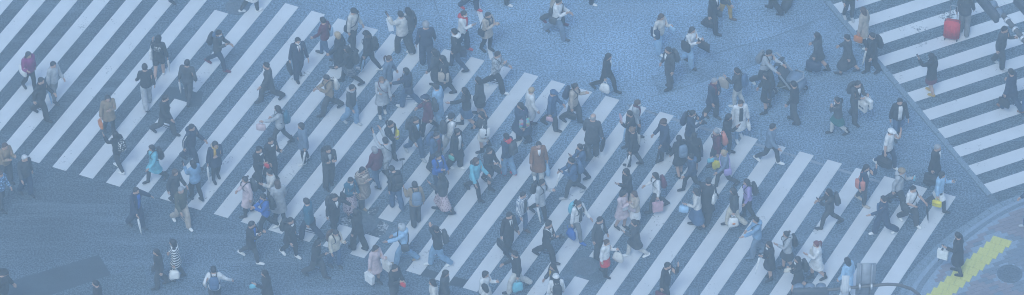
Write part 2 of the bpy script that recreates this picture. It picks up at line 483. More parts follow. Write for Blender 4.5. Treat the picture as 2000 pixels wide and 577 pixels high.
# tactile paving: rows of two ribbed yellow blocks stepping down towards the lower left
T0 = gp(1939.5, 460.5, PZ); e1 = ROW.copy(); e2 = Vector((e1.y, -e1.x, 0)); e2 = e2 if e2.y < 0 else -e2
tb = MB()
tb.box((.15, .15, -.006), (.292, .292, .024))
for ix in range(5):
    for iy in range(5):
        c = (.03 + .06 * ix, .03 + .06 * iy, .006)
        tb.loft([c, (c[0], c[1], .013)], [.02, .012], seg=6)
tme = tb.mesh('tactile_block', False)
tact = []
for r in range(-0, 16):
    for cc in range(2):
        o = T0 + e2 * (.302 * r) + e1 * (.302 * cc - .100 * r)
        M = Matrix(((e1.x, e2.x, 0, o.x), (e1.y, e2.y, 0, o.y), (0, 0, 1, PZ + .002), (0, 0, 0, 1)))
        link('tactile_block', tme, m_yel, pav, M=M)
        tact.append([tuple((M @ Vector((x, y, 0))).xy) for x, y in ((-.004, -.004), (.306, -.004), (.306, .306), (-.004, .306))])
MHP = gp(1972, 535, PZ)
pk_zone = [(p.x, p.y) for p in pxpoly([(1780, 600), (1850, 520), (1930, 435), (2030, 400), (2030, 478), (1960, 455), (1935, 452), (1880, 505), (1840, 560), (1830, 600)])]
pk_zone2 = [(p.x, p.y) for p in pxpoly([(1915, 528), (1990, 575), (2010, 600), (1840, 640), (1880, 580)])]
pme = slab('paver', [(.004, .004), (.286, .004), (.286, .136), (.004, .136)], -.03, 0, .004)
cell_u, cell_v = .29, .14
pa = math.atan2(sdir.y, sdir.x)
pu, pv = Vector((math.cos(pa), math.sin(pa), 0)), Vector((-math.sin(pa), math.cos(pa), 0))
org = gp(1900, 520, PZ)
npav = 0
for iv in range(-40, 40):
    for iu in range(-22, 22):
        c = org + pu * (cell_u * (iu + .5 * (iv % 2))) + pv * (cell_v * iv)
        m_ = c + pu * .145 + pv * .07
        x, y = to_px((m_.x, m_.y, PZ))
        if not (1770 < x < 2035 and 370 < y < 600): continue
        cs = [c, c + pu * .29, c + pu * .29 + pv * .14, c + pv * .14]
        if not all(inside((q.x, q.y), walk) for q in cs): continue
        if any(inside((q.x, q.y), t) for t in tact for q in cs + [m_]): continue
        if (m_ - MHP).length < .44: continue
        zone = m_pink if (inside((m_.x, m_.y), pk_zone) or inside((m_.x, m_.y), pk_zone2)) else m_blue
        if zone is m_pink and rng.random() < .08: zone = m_blue
        mat = zone[rng.integers(3)]
        k = ('paver', mat.name)
        if k not in MATS:
            MATS[k] = pme.copy(); MATS[k].materials.append(mat)
        o = link('paver', MATS[k], None, pav)
        o.matrix_local = Matrix.Translation((c.x, c.y, PZ + rng.uniform(-.004, .003))) @ Matrix.Rotation(pa, 4, 'Z')
        npav += 1
mo = manhole(MHP, .36, 'round manhole cover in the brick pavement at the right edge', m_iron2, 8, .004)
mo.location.z = PZ - .004

# ================================================================ people: one continuous figure posed over a skeleton
A25 = R(25); ad = Vector((math.sin(A25), 0, -math.cos(A25)))
J = {'pelvis': (0, 0, .95), 'chest': (0, 0, 1.05), 'head': (0, -.005, 1.46)}
for s, x in (('R', 1), ('L', -1)):
    sh = Vector((.175, 0, 1.41)); el = sh + ad * .28; wr = el + ad * .25
    J['ua' + s] = (x * sh.x, 0, sh.z); J['fa' + s] = (x * el.x, 0, el.z); J['ha' + s] = (x * wr.x, 0, wr.z)
    J['th' + s] = (x * .09, 0, .91); J['sh' + s] = (x * .098, .01, .49); J['fo' + s] = (x * .10, -.02, .08)
BN = ['pelvis', 'chest', 'head'] + [b + s for s in 'RL' for b in ('ua', 'fa', 'ha', 'th', 'sh', 'fo')]
PAR = {'chest': 'pelvis', 'head': 'chest'}
for s in 'RL': PAR.update({'ua' + s: 'chest', 'fa' + s: 'ua' + s, 'ha' + s: 'fa' + s, 'th' + s: 'pelvis', 'sh' + s: 'th' + s, 'fo' + s: 'sh' + s})
END = {'pelvis': (0, 0, 1.04), 'chest': (0, 0, 1.42), 'head': (0, .01, 1.68)}
for s, x in (('R', 1), ('L', -1)):
    END.update({'ua' + s: J['fa' + s], 'fa' + s: J['ha' + s], 'ha' + s: tuple(np.array(J['ha' + s]) + np.array((x * ad.x, 0, ad.z)) * .18),
                'th' + s: J['sh' + s], 'sh' + s: J['fo' + s], 'fo' + s: (x * .10, .16, .03)})
SKULL_C, SKULL_R = np.array((0, .012, 1.590)), np.array((.077, .097, .116))

def torso(mb, add, z0=.84, z1=1.50, flare=0.0, seg=20):
    T = [(.84, .150, .105, -.005), (.90, .168, .118, -.008), (.96, .166, .115, -.006), (1.04, .146, .104, 0), (1.12, .143, .102, .002), (1.22, .158, .112, .006),
         (1.31, .172, .114, .004), (1.38, .168, .100, -.002), (1.43, .125, .080, -.006), (1.47, .070, .064, -.006), (1.52, .055, .058, 0)]
    zs = np.linspace(z0, z1, 16); a = np.array(T)
    f = lambda c: np.interp(zs, a[:, 0], a[:, c])
    k = flare * np.clip((.95 - zs) / .4, 0, 1.2)
    mb.loft([(0, y, z) for y, z in zip(f(3), zs)], f(1) + add + k, f(2) + add + k * .9, seg)
def tmpl_raw(kind):
    mb = MB()
    def arms(add, t_end=1.0, r=(.058, .052, .043, .040, .029), cuff=0.0, sup=2.0):
        for x in (1, -1):
            s = np.array((x * .150, 0, 1.415)); e = np.array(J['fa' + ('R' if x > 0 else 'L')]); w_ = np.array(J['ha' + ('R' if x > 0 else 'L')])
            pts = [s, s + (e - s) * .5, e, e + (w_ - e) * .5, w_]
            rr = [q + add for q in r]; rr[-1] += cuff
            if t_end < 1.0: pts = [s, s + (e - s) * .4, s + (e - s) * .85]; rr = [r[0] + add, r[1] + add + .004, r[2] + add + .014]
            mb.loft(pts, rr, seg=12)
            mb.ball(s, (rr[0], rr[0], rr[0] * .95))
    def legs(add, z_end=.08, r=(.090, .080, .060, .058, .040), wide=0.0, out=0.0):
        for x in (1, -1):
            zs = np.linspace(.93, z_end, 9)
            rr = np.interp(zs, [.08, .30, .49, .70, .93], r[::-1]) + add + wide * np.clip((.85 - zs) / .75, 0, 1)
            xs = np.interp(zs, [.08, .49, .93], [.10 + out, .098 + out, .085]); ys = np.interp(zs, [.08, .30, .49, .93], [-.02, -.012, .01, 0])
            mb.loft([(x * a, b, c) for a, b, c in zip(xs, ys, zs)], rr, rr * 1.04, seg=14)
    if kind == 'body':
        torso(mb, 0); arms(0); legs(0)
        mb.ball(SKULL_C, SKULL_R, 18, 12)
        mb.loft([(0, .03, 1.50), (0, .045, 1.53), (0, .05, 1.56)], [.040, .056, .066], [.045, .055, .058], 14)      # jaw
        mb.loft([(0, .095, 1.605), (0, .112, 1.578), (0, .122, 1.566), (0, .105, 1.558)], [.007, .011, .015, .010], seg=8, up=(1, 0, 0))  # nose
        mb.ball((.078, .0, 1.585), (.010, .018, .030)); mb.ball((-.078, .0, 1.585), (.010, .018, .030))
        for x in (1, -1):
            w_ = np.array(J['ha' + ('R' if x > 0 else 'L')]); a = np.array((x * ad.x, 0, ad.z)); inn = np.array((-x * .9, 0, -.42))
            mb.loft([w_ - a * .01, w_ + a * .03, w_ + a * .075, w_ + a * .095], [.020, .018, .017, .012], [.026, .038, .042, .036], 12)
            for k, (dy, ln) in enumerate(((.031, .068), (.011, .078), (-.009, .074), (-.029, .058))):
                b = w_ + a * .085 + np.array((0, dy, 0))
                mb.loft([b, b + a * ln * .45 + inn * .006, b + a * ln * .8 + inn * .020, b + a * ln + inn * .034], [.0098, .0092, .0085, .006], seg=7)
            b = w_ + a * .025 + np.array((0, .030, 0))
            mb.loft([b, b + a * .025 + np.array((0, .026, 0)) + inn * .006, b + a * .055 + np.array((0, .036, 0)) + inn * .014, b + a * .072 + np.array((0, .034, 0)) + inn * .018], [.013, .012, .0105, .007], seg=7)
            mb.loft([(x * .1, -.075, .045), (x * .1, -.04, .05), (x * .1, .04, .045), (x * .102, .11, .03), (x * .102, .165, .02)], [.026, .034, .038, .042, .03], [.034, .045, .042, .026, .014], 12, up=(0, 0, 1))
    elif kind == 'jacket': torso(mb, .032, .82, 1.475); arms(.022, cuff=.006)
    elif kind == 'suit': torso(mb, .026, .79, 1.47, .03); arms(.016, cuff=.006)
    elif kind == 'sweater': torso(mb, .022, .86, 1.475); arms(.014, cuff=.004)
    elif kind == 'tee': torso(mb, .024, .84, 1.475, .02); arms(.018, .5)
    elif kind == 'puffer':
        torso(mb, .052, .84, 1.47); arms(.038, cuff=-.004)
        for z in np.arange(.88, 1.40, .075): torso(mb, .062, z - .022, z + .022)
    elif kind == 'hoodie':
        torso(mb, .034, .84, 1.475); arms(.022)
        mb.ball((0, -.105, 1.44), (.115, .075, .075)); mb.ball((0, -.05, 1.475), (.10, .09, .035))
    elif kind == 'mid': torso(mb, .030, .68, 1.475, .07); arms(.022, cuff=.008)
    elif kind == 'coat': torso(mb, .034, .50, 1.475, .065); arms(.024, cuff=.008)
    elif kind == 'cape': torso(mb, .10, .55, 1.40, .10); torso(mb, .03, 1.3, 1.475); arms(.03, cuff=.01)
    elif kind == 'slim': torso(mb, .010, .86, 1.03); legs(.012, .075)
    elif kind == 'pants': torso(mb, .014, .86, 1.03); legs(.018, .05, wide=.022)
    elif kind == 'wide': torso(mb, .016, .86, 1.03); legs(.020, .05, wide=.030, out=.016)
    elif kind == 'shorts': torso(mb, .014, .86, 1.03); legs(.026, .56, wide=.02)
    elif kind == 'skirt': torso(mb, .014, .58, 1.06, .10)
    elif kind == 'longskirt': torso(mb, .014, .30, 1.06, .095)
    elif kind == 'shoe':
        mb.loft([(.1, -.085, .045), (.1, -.05, .05), (.1, .04, .045), (.102, .12, .036), (.102, .185, .028)], [.032, .042, .046, .050, .034], [.040, .050, .046, .036, .024], 12, up=(0, 0, 1), sup=2.6)
    elif kind == 'boot':
        mb.loft([(.1, -.085, .045), (.1, -.05, .05), (.1, .04, .045), (.102, .12, .036), (.102, .185, .028)], [.032, .042, .046, .050, .034], [.040, .050, .046, .036, .024], 12, up=(0, 0, 1), sup=2.6)
        mb.loft([(.1, -.02, .05), (.1, -.02, .15), (.1, -.015, .26)], [.050, .052, .064], [.055, .054, .066], 12)
    return mb
def bone_w(V, kind):
    n = len(V); D = np.zeros((n, len(BN)))
    for k, b in enumerate(BN):
        a = np.array(J[b]); e = np.array(END[b]); t = np.clip(((V - a) @ (e - a)) / ((e - a) @ (e - a)), 0, 1)
        D[:, k] = np.linalg.norm(V - (a + t[:, None] * (e - a)), axis=1)
    rad = dict(pelvis=.11, chest=.12, head=.08, ua=.05, fa=.035, ha=.03, th=.07, sh=.05, fo=.03)
    for k, b in enumerate(BN):
        D[:, k] -= rad[b if b in rad else b[:2]]
        if b[-1] == 'R' and b[:-1] in rad: D[:, k] += np.clip(-V[:, 0], 0, 1) * 8
        if b[-1] == 'L' and b[:-1] in rad: D[:, k] += np.clip(V[:, 0], 0, 1) * 8
    W = np.exp(-(D - D.min(1)[:, None]) * 45)
    hi = V[:, 2] > 1.50; side = np.abs(V[:, 0]) < .12
    W[hi & side] = 0; W[hi & side, BN.index('head')] = 1
    if kind in ('mid', 'coat', 'suit', 'skirt', 'longskirt', 'cape', 'jacket', 'hoodie', 'tee', 'puffer', 'sweater'):
        # hems hang from the hips and swing with both thighs
        outarm = np.abs(V[:, 0]) < .27
        lo = (V[:, 2] < .90) & outarm
        s = np.clip(V[:, 0] / .20 + .5, 0, 1); wt = np.clip((.93 - V[lo, 2]) / .15, 0, 1) * .72
        W[lo] = 0
        W[lo, BN.index('pelvis')] = 1 - wt
        W[lo, BN.index('thR')] = wt * s[lo]; W[lo, BN.index('thL')] = wt * (1 - s[lo])
        mid_ = (V[:, 2] >= .90) & (V[:, 2] < 1.3) & (np.abs(V[:, 0]) < .24)
        for b in ('uaR', 'uaL', 'faR', 'faL', 'haR', 'haL', 'thR', 'thL'): W[mid_, BN.index(b)] *= .05
    return W / W.sum(1)[:, None]
TM = {}
def tmpl(kind):
    if kind in TM: return TM[kind]
    mb = tmpl_raw(kind); me = mb.mesh(kind)
    o = bpy.data.objects.new('tmp', me); COL.objects.link(o)
    vox, tgt = {'body': (.0062, 4200), 'shoe': (.009, 220), 'boot': (.010, 320), 'slim': (.013, 900), 'pants': (.014, 900), 'wide': (.014, 900)}.get(kind, (.0135, 1300))
    r = o.modifiers.new('r', 'REMESH'); r.mode = 'VOXEL'; r.voxel_size = vox
    s = o.modifiers.new('s', 'SMOOTH'); s.factor = .5; s.iterations = 3 if kind == 'body' else 4
    dg = bpy.context.evaluated_depsgraph_get(); nf = len(o.evaluated_get(dg).data.polygons) * 2
    d = o.modifiers.new('d', 'DECIMATE'); d.ratio = min(1, tgt / nf); d.use_collapse_triangulate = True
    dg = bpy.context.evaluated_depsgraph_get(); dg.update()
    out = bpy.data.meshes.new_from_object(o.evaluated_get(dg)); out.name = kind
    bpy.data.objects.remove(o)
    V = np.zeros(len(out.vertices) * 3); out.vertices.foreach_get('co', V); V = V.reshape(-1, 3)
    out.shade_smooth()
    if kind == 'body':   # eyes, brows and lips are their own colour on the one surface
        idx = np.zeros(len(out.polygons), dtype=np.int32)
        for p in out.polygons:
            c = np.array(p.center)
            if c[1] > .06:
                if abs(abs(c[0]) - .033) < .009 and abs(c[2] - 1.592) < .0065: idx[p.index] = 1
                elif abs(c[0]) < .018 and abs(c[2] - 1.530) < .0065: idx[p.index] = 2
        out.polygons.foreach_set('material_index', idx)
    TM[kind] = (out, V, bone_w(V, kind) if kind not in ('shoe', 'boot') else None)
    return TM[kind]

def pose(st, ph, arms, lean, hyaw, hpitch, twist=0):
    """global 4x4 of every bone"""
    rot = {b: (0, 0, 0) for b in BN}      # (pitch x, roll y, yaw z) in degrees
    F, Bk = ('R', 'L') if ph > 0 else ('L', 'R')
    rot['th' + F] = (27 * st, 0, 0); kf = 5 + 7 * st; rot['sh' + F] = (-kf, 0, 0); rot['fo' + F] = (-(27 * st - kf) + 9 * st, 0, 0)
    kb = 5 + 26 * st; rot['th' + Bk] = (-19 * st, 0, 0); rot['sh' + Bk] = (-kb, 0, 0); rot['fo' + Bk] = (19 * st + kb - 30 * st, 0, 0)
    rot['pelvis'] = (0, 0, 6 * st * (1 if F == 'R' else -1))
    rot['chest'] = (-lean, 0, -9 * st * (1 if F == 'R' else -1) + twist)
    rot['head'] = (-hpitch, 0, hyaw)
    for s, m in zip('RL', arms):
        x = 1 if s == 'R' else -1
        sw = 24 * st * (-1 if s == F else 1)
        ua, fa, ha = {'s': ((sw, 16 * x, 0), (14 + 10 * st + max(sw, 0) * .6, 0, 6 * x), (0, 0, 0)),
              'b': ((2, 15 * x, 0), (6, 0, 0), (0, 0, 0)),
              'p': ((30, 22 * x, 8 * x), (92, 0, 30 * x), (0, 0, 0)),
              'P': ((52, 22 * x, 4 * x), (95, 0, 22 * x), (10, 0, 0)),
              'f': ((12, 14 * x, 0), (100, 0, 20 * x), (0, 0, 0)),
              'g': ((-22, 10 * x, -14 * x), (112, 0, 34 * x), (0, 0, 0)),
              'u': ((150, 24 * x, 0), (26, 0, 0), (0, 0, 0)),
              'U': ((105, 24 * x, 6 * x), (35, 0, 10 * x), (0, 0, 0)),
              'm': ((62, 20 * x, 10 * x), (128, 0, 26 * x), (0, 0, 0)),
              'h': ((55, 24 * x, 0), (26, 0, 0), (0, 0, 0)),
              'o': ((8, -14 * x, 0), (22, 0, 0), (0, 0, 0)),
              'k': ((-34, 2 * x, 0), (62, 0, 30 * x), (0, 0, 0)),
              'c': ((22, 20 * x, 16 * x), (84, 0, 62 * x), (0, 0, 0)),
              'w': ((28, 12 * x, 0), (16, 0, 0), (0, 0, 0))}[m]
        rot['ua' + s], rot['fa' + s], rot['ha' + s] = ua, fa, ha
    G = {}
    for b in BN:
        px_, py_, pz_ = (R(a) for a in rot[b])
        j = Vector(J[b])
        M = Matrix.Translation(j) @ (Matrix.Rotation(pz_, 4, 'Z') @ Matrix.Rotation(px_, 4, 'X') @ Matrix.Rotation(py_, 4, 'Y')) @ Matrix.Translation(-j)
        G[b] = (G[PAR[b]] if b in PAR else Matrix.Identity(4)) @ M
    return G
def skin_pts(V, W, G):
    A = np.array([[list(r) for r in G[b]] for b in BN])[:, :3, :]
    H = np.c_[V, np.ones(len(V))]
    return np.einsum('nb,bij,nj->ni', W, A, H)
def rigid_pts(V, M):
    A = np.array([list(r) for r in M]); return np.c_[V, np.ones(len(V))] @ A[:3].T
def posed_mesh(kind, pts):
    me = TM[kind][0].copy(); me.vertices.foreach_set('co', np.ascontiguousarray(pts, dtype=np.float32).ravel()); me.update(); return me

# ---- hair and headwear, built on the head at rest
def hair_pts(style, rg):
    """rings of a head of hair, open at the face; returns verts, faces"""
    zb = {'short': 1.525, 'bob': 1.465, 'long': 1.26, 'mid': 1.36, 'pony': 1.52, 'bun': 1.52, 'bald': 1.53, 'beanie': 1.615, 'cap': 1.618, 'hood': 1.47, 'clip': 1.50}[style]
    seg = 20; zs = list(np.linspace(1.713, 1.60, 7)) + list(np.linspace(1.59, zb, 8 if zb < 1.45 else 5))
    if style in ('beanie', 'cap'): zs = list(np.linspace(1.722, zb, 8))
    v = []; f = []
    th = {'short': .017, 'bald': .006, 'bob': .024, 'long': .022, 'mid': .022, 'beanie': .032, 'cap': .029, 'hood': .045}.get(style, .015)
    for i, z in enumerate(zs):
        q = max(1 - ((min(max(z, 1.53), 1.706) - SKULL_C[2]) / SKULL_R[2]) ** 2, .02) ** .5
        if z > 1.70: q = min(q, .32 if i else .10)
        rx, ry, cy = SKULL_R[0] * q + th, SKULL_R[1] * q + th, SKULL_C[1]
        if style in ('long', 'mid', 'bob', 'hood') and z < 1.56:
            t = min((1.56 - z) / .12, 1); rx = max(rx, .088 + .012 * t); ry = (1 - t) * ry + t * (.060 if style != 'bob' else .085); cy = (1 - t) * cy + t * (-.052 if style != 'bob' else -.012)
            if z < zb + .05: rx *= .86; ry *= .8
        if style in ('short', 'pony', 'bun', 'clip') and z < 1.56: rx, ry = rx * .93, ry * .93
        for j in range(seg):
            a = 2 * math.pi * j / seg                 # 0 = face
            fa = abs((a + math.pi) % (2 * math.pi) - math.pi)
            open_ = 0 if style in ('beanie', 'cap') else {'short': 1, 'bald': 1.25}.get(style, .85)
            cut = np.interp(z, [1.50, 1.56, 1.62, 1.655, 1.675], [1.75, 1.65, 1.15, .55, 0]) * open_
            if style == 'hood': cut = np.interp(z, [1.45, 1.52, 1.66, 1.69], [.5, .95, .8, 0])
            if style in ('long', 'mid', 'bob') and z < 1.62: cut = min(cut, .95)
            if style == 'bald' and z > 1.64: cut = 9
            k = 1.0
            if fa < cut and z > 1.44:
                k = .80 * (1 - th / (rx))
            jit = 1 + rg.normal(0, .022 if style not in ('beanie', 'cap', 'hood', 'bald') else .006)
            v.append((math.sin(a) * rx * k * jit, cy + math.cos(a) * ry * k * jit, z + rg.normal(0, .003)))
    n = len(zs)
    for i in range(n - 1):
        for j in range(seg):
            a = i * seg + j; b = i * seg + (j + 1) % seg; f.append([a, a + seg, b + seg, b])
    f.append(list(range(seg))); f.append([(n - 1) * seg + j for j in range(seg)][::-1])
    mb = MB(); mb.add(v, f)
    if style == 'pony': mb.loft([(0, -.085, 1.635), (0, -.135, 1.63), (.01, -.155, 1.56), (.015, -.14, 1.46), (.01, -.125, 1.37)], [.018, .030, .036, .028, .008], seg=8, up=(1, 0, 0))
    if style == 'bun': mb.ball((0, -.10, 1.675), (.042, .042, .038), 10, 6)
    if style == 'clip': mb.ball((0, -.095, 1.60), (.035, .035, .05), 10, 6)
    return mb
HV = {}
def hair_variant(style):
    k = (style, random.randrange(3))
    if k not in HV:
        mb = hair_pts(style, np.random.default_rng(11 + 7 * k[1] + len(style)))
        me = mb.mesh('hair'); bm = bmesh.new(); bm.from_mesh(me); bmesh.ops.triangulate(bm, faces=bm.faces); bm.to_mesh(me); bm.free(); me.shade_smooth()
        V = np.array([v.co[:] for v in me.vertices]); W = np.zeros((len(V), len(BN)))
        t = np.clip((1.50 - V[:, 2]) / .14, 0, .85); W[:, BN.index('head')] = 1 - t; W[:, BN.index('chest')] = t
        HV[k] = (me, V, W)
    return HV[k]
def hairmat(c):
    k = ('h', c)
    if k in MATS: return MATS[k]
    col = dict(black=(.020, .018, .018), dark=(.032, .026, .024), brown=(.075, .042, .028), lightbrown=(.17, .10, .06), blond=(.36, .26, .15), grey=(.26, .26, .27), white=(.50, .50, .51), auburn=(.16, .035, .035))[c]
    m = bpy.data.materials.new('hair_' + c); n, l, b = nodes(m)
    tc = n.new('ShaderNodeTexCoord').outputs['Object']
    mp = n.new('ShaderNodeMapping'); mp.inputs['Scale'].default_value = (60, 60, 8); l.new(tc, mp.inputs[0])
    f = noise(n, l, 1.6, 4, .6, mp.outputs[0])
    l.new(mixc(n, l, ramp(n, l, f, .3, .7), [x * .6 for x in col], [x * 1.6 for x in col]), b.inputs['Base Color'])
    b.inputs['Roughness'].default_value = .5; bump(n, l, f, .6, .01, b)
    MATS[k] = m
    return m
def skinmat():
    if 'skin' in MATS: return MATS['skin']
    MATS['skin'] = (plain('skin', C['skin'], .55, .08, 20, 0, .05), plain('eye', (.03, .025, .025), .3, .1), plain('lip', (.34, .13, .12), .5, .1))
    return MATS['skin']
def front_y(z, x, add):
    T = np.array([(.84, .150, .105), (.96, .166, .115), (1.04, .146, .104), (1.12, .143, .102), (1.22, .158, .112), (1.31, .172, .114), (1.38, .168, .100), (1.43, .125, .080), (1.47, .070, .064)])
    rx = np.interp(z, T[:, 0], T[:, 1]) + add; ry = np.interp(z, T[:, 0], T[:, 2]) + add
    return ry * max(1 - (x / rx) ** 2, 0) ** .5
def panel(zw, add, back=False):
    """a strip of cloth lying on the chest: list of (height, half width)"""
    v = []; f = []; n = 5
    for z, hw in zw:
        for j in range(n):
            x = hw * (2 * j / (n - 1) - 1); y = front_y(z, x, add) * (-1 if back else 1) + .002
            v.append((x, y, z))
    for i in range(len(zw) - 1):
        for j in range(n - 1):
            a = i * n + j; f.append([a, a + 1, a + n + 1, a + n])
    return np.array(v), f
def strip_mesh(name, v, f, W, G, mat, parent):
    me = mesh_py(name, skin_pts(v, W, G), f, True)
    bm = bmesh.new(); bm.from_mesh(me); r = bmesh.ops.solidify(bm, geom=bm.faces[:], thickness=.006); bm.to_mesh(me); bm.free()
    return link(name, me, mat, parent)
def chest_w(n, b='chest'):
    W = np.zeros((n, len(BN))); W[:, BN.index(b)] = 1; return W

ADD = dict(jacket=.032, suit=.026, sweater=.022, tee=.024, puffer=.064, hoodie=.034, mid=.032, coat=.036, cape=.06)
PART = dict(jacket='jacket', suit='suit_jacket', sweater='sweater', tee='shirt', puffer='padded_jacket', hoodie='hooded_top', mid='short_coat', coat='coat', cape='cape',
            slim='trousers', pants='trousers', wide='trousers', shorts='shorts', skirt='skirt', longskirt='skirt')
PEOPLE = []; NUSED = set()
def person(x, y, hd, st, hair, top, bot, shoe, label, items=(), arms='ss', h=1.66, lean=3, look=(0, 6), ph=None, bulk=1.0,
           legs=None, shirt=None, tie=None, scarf=None, mask=False, hat=None, hood=None, extra=None, group='people walking over the crossing'):
    ph = ph if ph else random.choice((1, -1))
    st *= .93
    G = pose(st, ph, arms, lean, look[0] + random.uniform(-8, 8), look[1])
    hc, hcol = hair.split(':')
    topk, topc = top.split(':'); botk, botc = bot.split(':'); shk, shc = shoe.split(':')
    tmpl('body')
    # ground the figure on its soles
    sm, SV, _ = tmpl(shk)
    sR = rigid_pts(SV, G['foR']); SVL = SV * np.array((-1, 1, 1)); sL = rigid_pts(SVL, G['foL'])
    zmin = min(sR[:, 2].min(), sL[:, 2].min()); mid = (sR.mean(0) + sL.mean(0)) / 2
    off = Matrix.Translation((-mid[0], -mid[1], -zmin))
    for b in G: G[b] = off @ G[b]
    s = h / 1.70
    z0 = 0.011
    wx, wy = math.cos(R(hd)), math.sin(R(hd)) / math.sin(PITCH)
    head = math.atan2(wy, wx) - math.pi / 2
    g = gp(x, y)
    if inside((g.x, g.y), walk): z0 = PZ + .003
    MW = Matrix.Translation((g.x, g.y, z0)) @ Matrix.Rotation(head, 4, 'Z') @ Matrix.Diagonal((s * bulk, s * bulk, s, 1))
    me = posed_mesh('body', skin_pts(TM['body'][1], TM['body'][2], G))
    for m in skinmat(): me.materials.append(m)
    root = link('person', me, None, None, 'thing', label, 'person', group, MW)
    # hair or headwear
    def wear(name, style, mat):
        hm, HVt, HW = hair_variant(style)
        m2 = hm.copy(); m2.vertices.foreach_set('co', np.ascontiguousarray(skin_pts(HVt, HW, G), dtype=np.float32).ravel()); m2.update()
        return link(name, m2, mat, root)
    wear('hair', hc, hairmat(hcol))
    if hat:
        k, c = hat.split(':')
        wear({'beanie': 'knit_hat', 'cap': 'cap', 'hood': 'hood'}[k], k, cloth(c))
        if k == 'cap':
            bv = MB().loft([(0, .085, 1.642), (0, .135, 1.638), (0, .178, 1.626)], [.080, .078, .045], [.006, .005, .004], 10, up=(0, 0, 1))
            V = np.array(bv.v); strip = bv.mesh('brim'); strip.vertices.foreach_set('co', np.ascontiguousarray(skin_pts(V, chest_w(len(V), 'head'), G), dtype=np.float32).ravel())
            link('brim', strip, cloth(c), root)
    def garment(kind, col, name=None):
        tmpl(kind); mm = posed_mesh(kind, skin_pts(TM[kind][1], TM[kind][2], G))
        return link(name or PART[kind], mm, cloth(col), root)
    garment(topk, topc)
    garment(botk, botc)
    if legs and legs != 'bare': garment('slim', legs, 'tights')
    for pts, sg in ((sR, 'R'), (sL, 'L')):
        P2 = rigid_pts(SV if sg == 'R' else SVL, G['fo' + sg])
        mm = sm.copy(); mm.vertices.foreach_set('co', np.ascontiguousarray(P2, dtype=np.float32).ravel())
        if sg == 'L': mm.flip_normals()
        link('shoe', mm, plain('shoe_' + shc, C[shc], .5, .15, 20), root)
    ad_ = ADD[topk] + .010
    if shirt:
        k, c = shirt.split(':')
        zw = {'v': [(1.455, .050), (1.40, .050), (1.32, .036), (1.22, .014)], 'open': [(1.455, .055), (1.38, .065), (1.25, .062), (1.05, .060), (.90, .062)], 'collar': [(1.47, .055), (1.44, .06), (1.42, .05)]}[k]
        v, f = panel(zw, ad_); strip_mesh('shirt_front', v, f, chest_w(len(v)), G, cloth(c), root)
        if tie:
            v, f = panel([(1.445, .014), (1.40, .012), (1.30, .020), (1.22, .010)], ad_ + .006); strip_mesh('tie', v, f, chest_w(len(v)), G, cloth(tie), root)
    if scarf:
        mb = MB(); n = 12
        ring = [(math.sin(a) * .085, math.cos(a) * .085 - .002, 1.465 + .01 * math.cos(a)) for a in np.linspace(0, 2 * math.pi, n + 1)]
        mb.loft(ring, .030, .036, 8, up=(0, 0, 1))
        yy = front_y(1.3, .05, ADD[topk]) + .012
        mb.loft([(.04, .09, 1.45), (.05, yy, 1.36), (.055, yy + .006, 1.22), (.055, yy, 1.12)], [.035, .045, .045, .045], [.016, .014, .012, .010], 8)
        V = np.array(mb.v); mm = mb.mesh('scarf'); mm.vertices.foreach_set('co', np.ascontiguousarray(skin_pts(V, chest_w(len(V)), G), dtype=np.float32).ravel())
        link('scarf', mm, cloth(scarf), root)
    if hood:
        mb = MB(); mb.ball((0, -.100, 1.455), (.115, .080, .080), 12, 8)
        mb.loft([(math.sin(a) * .095, math.cos(a) * .095 - .01, 1.475 - .02 * math.cos(a)) for a in np.linspace(0, 2 * math.pi, 13)], .028, .03, 8, up=(0, 0, 1))
        V = np.array(mb.v); mm = mb.mesh('hood'); mm.vertices.foreach_set('co', np.ascontiguousarray(skin_pts(V, chest_w(len(V)), G), dtype=np.float32).ravel())
        link('hood', mm, cloth(hood), root)
    if mask:
        v = []; f = []
        for i, z in enumerate((1.575, 1.555, 1.53, 1.508)):
            for j in range(7):
                a = (j / 6 - .5) * 2.2; r = (.088, .098, .094, .080)[i]
                v.append((math.sin(a) * .078, .02 + math.cos(a) * (.105 if abs(j - 3) < 1 else .088) * (1 if i < 3 else .9), z))
        for i in range(3):
            for j in range(6): a = i * 7 + j; f.append([a, a + 1, a + 8, a + 7])
        strip_mesh('face_mask', np.array(v), f, chest_w(len(v), 'head'), G, plain('mask_white', (.75, .76, .76), .7, .05), root)
    if extra == 'lettering':
        v, f = panel([(1.38, .10), (1.30, .12), (1.20, .10)], ad_, True); f = [q[::-1] for q in f]
        strip_mesh('back_print', v, f, chest_w(len(v)), G, cloth('lettering'), root)
    if extra == 'sleeve_stripe':
        for sg in 'RL':
            xx = 1 if sg == 'R' else -1
            e_, w_, s_ = (np.array(J[q + sg]) for q in ('fa', 'ha', 'ua'))
            nrm_ = np.array((xx * math.cos(A25), 0, math.sin(A25)))
            pts = [s_ + nrm_ * .082, s_ + (e_ - s_) * .5 + nrm_ * .077, e_ + nrm_ * .07, w_ + nrm_ * .058]
            v = []; 
            for p in pts: v += [p + np.array((0, -.012, 0)), p + np.array((0, .012, 0))]
            v = np.array(v); f = [[0, 1, 3, 2], [2, 3, 5, 4], [4, 5, 7, 6]]
            strip_mesh('sleeve_stripe', v, f, bone_w(v, 'x'), G, cloth('white'), root)
    if extra == 'red_skirt': garment('skirt', 'red')
    rec = dict(MW=MW, G=G, s=s, label=label, head=head, root=root, topk=topk, ph=ph)
    for it in items: carry(rec, it)
    PEOPLE.append(rec)
    return rec

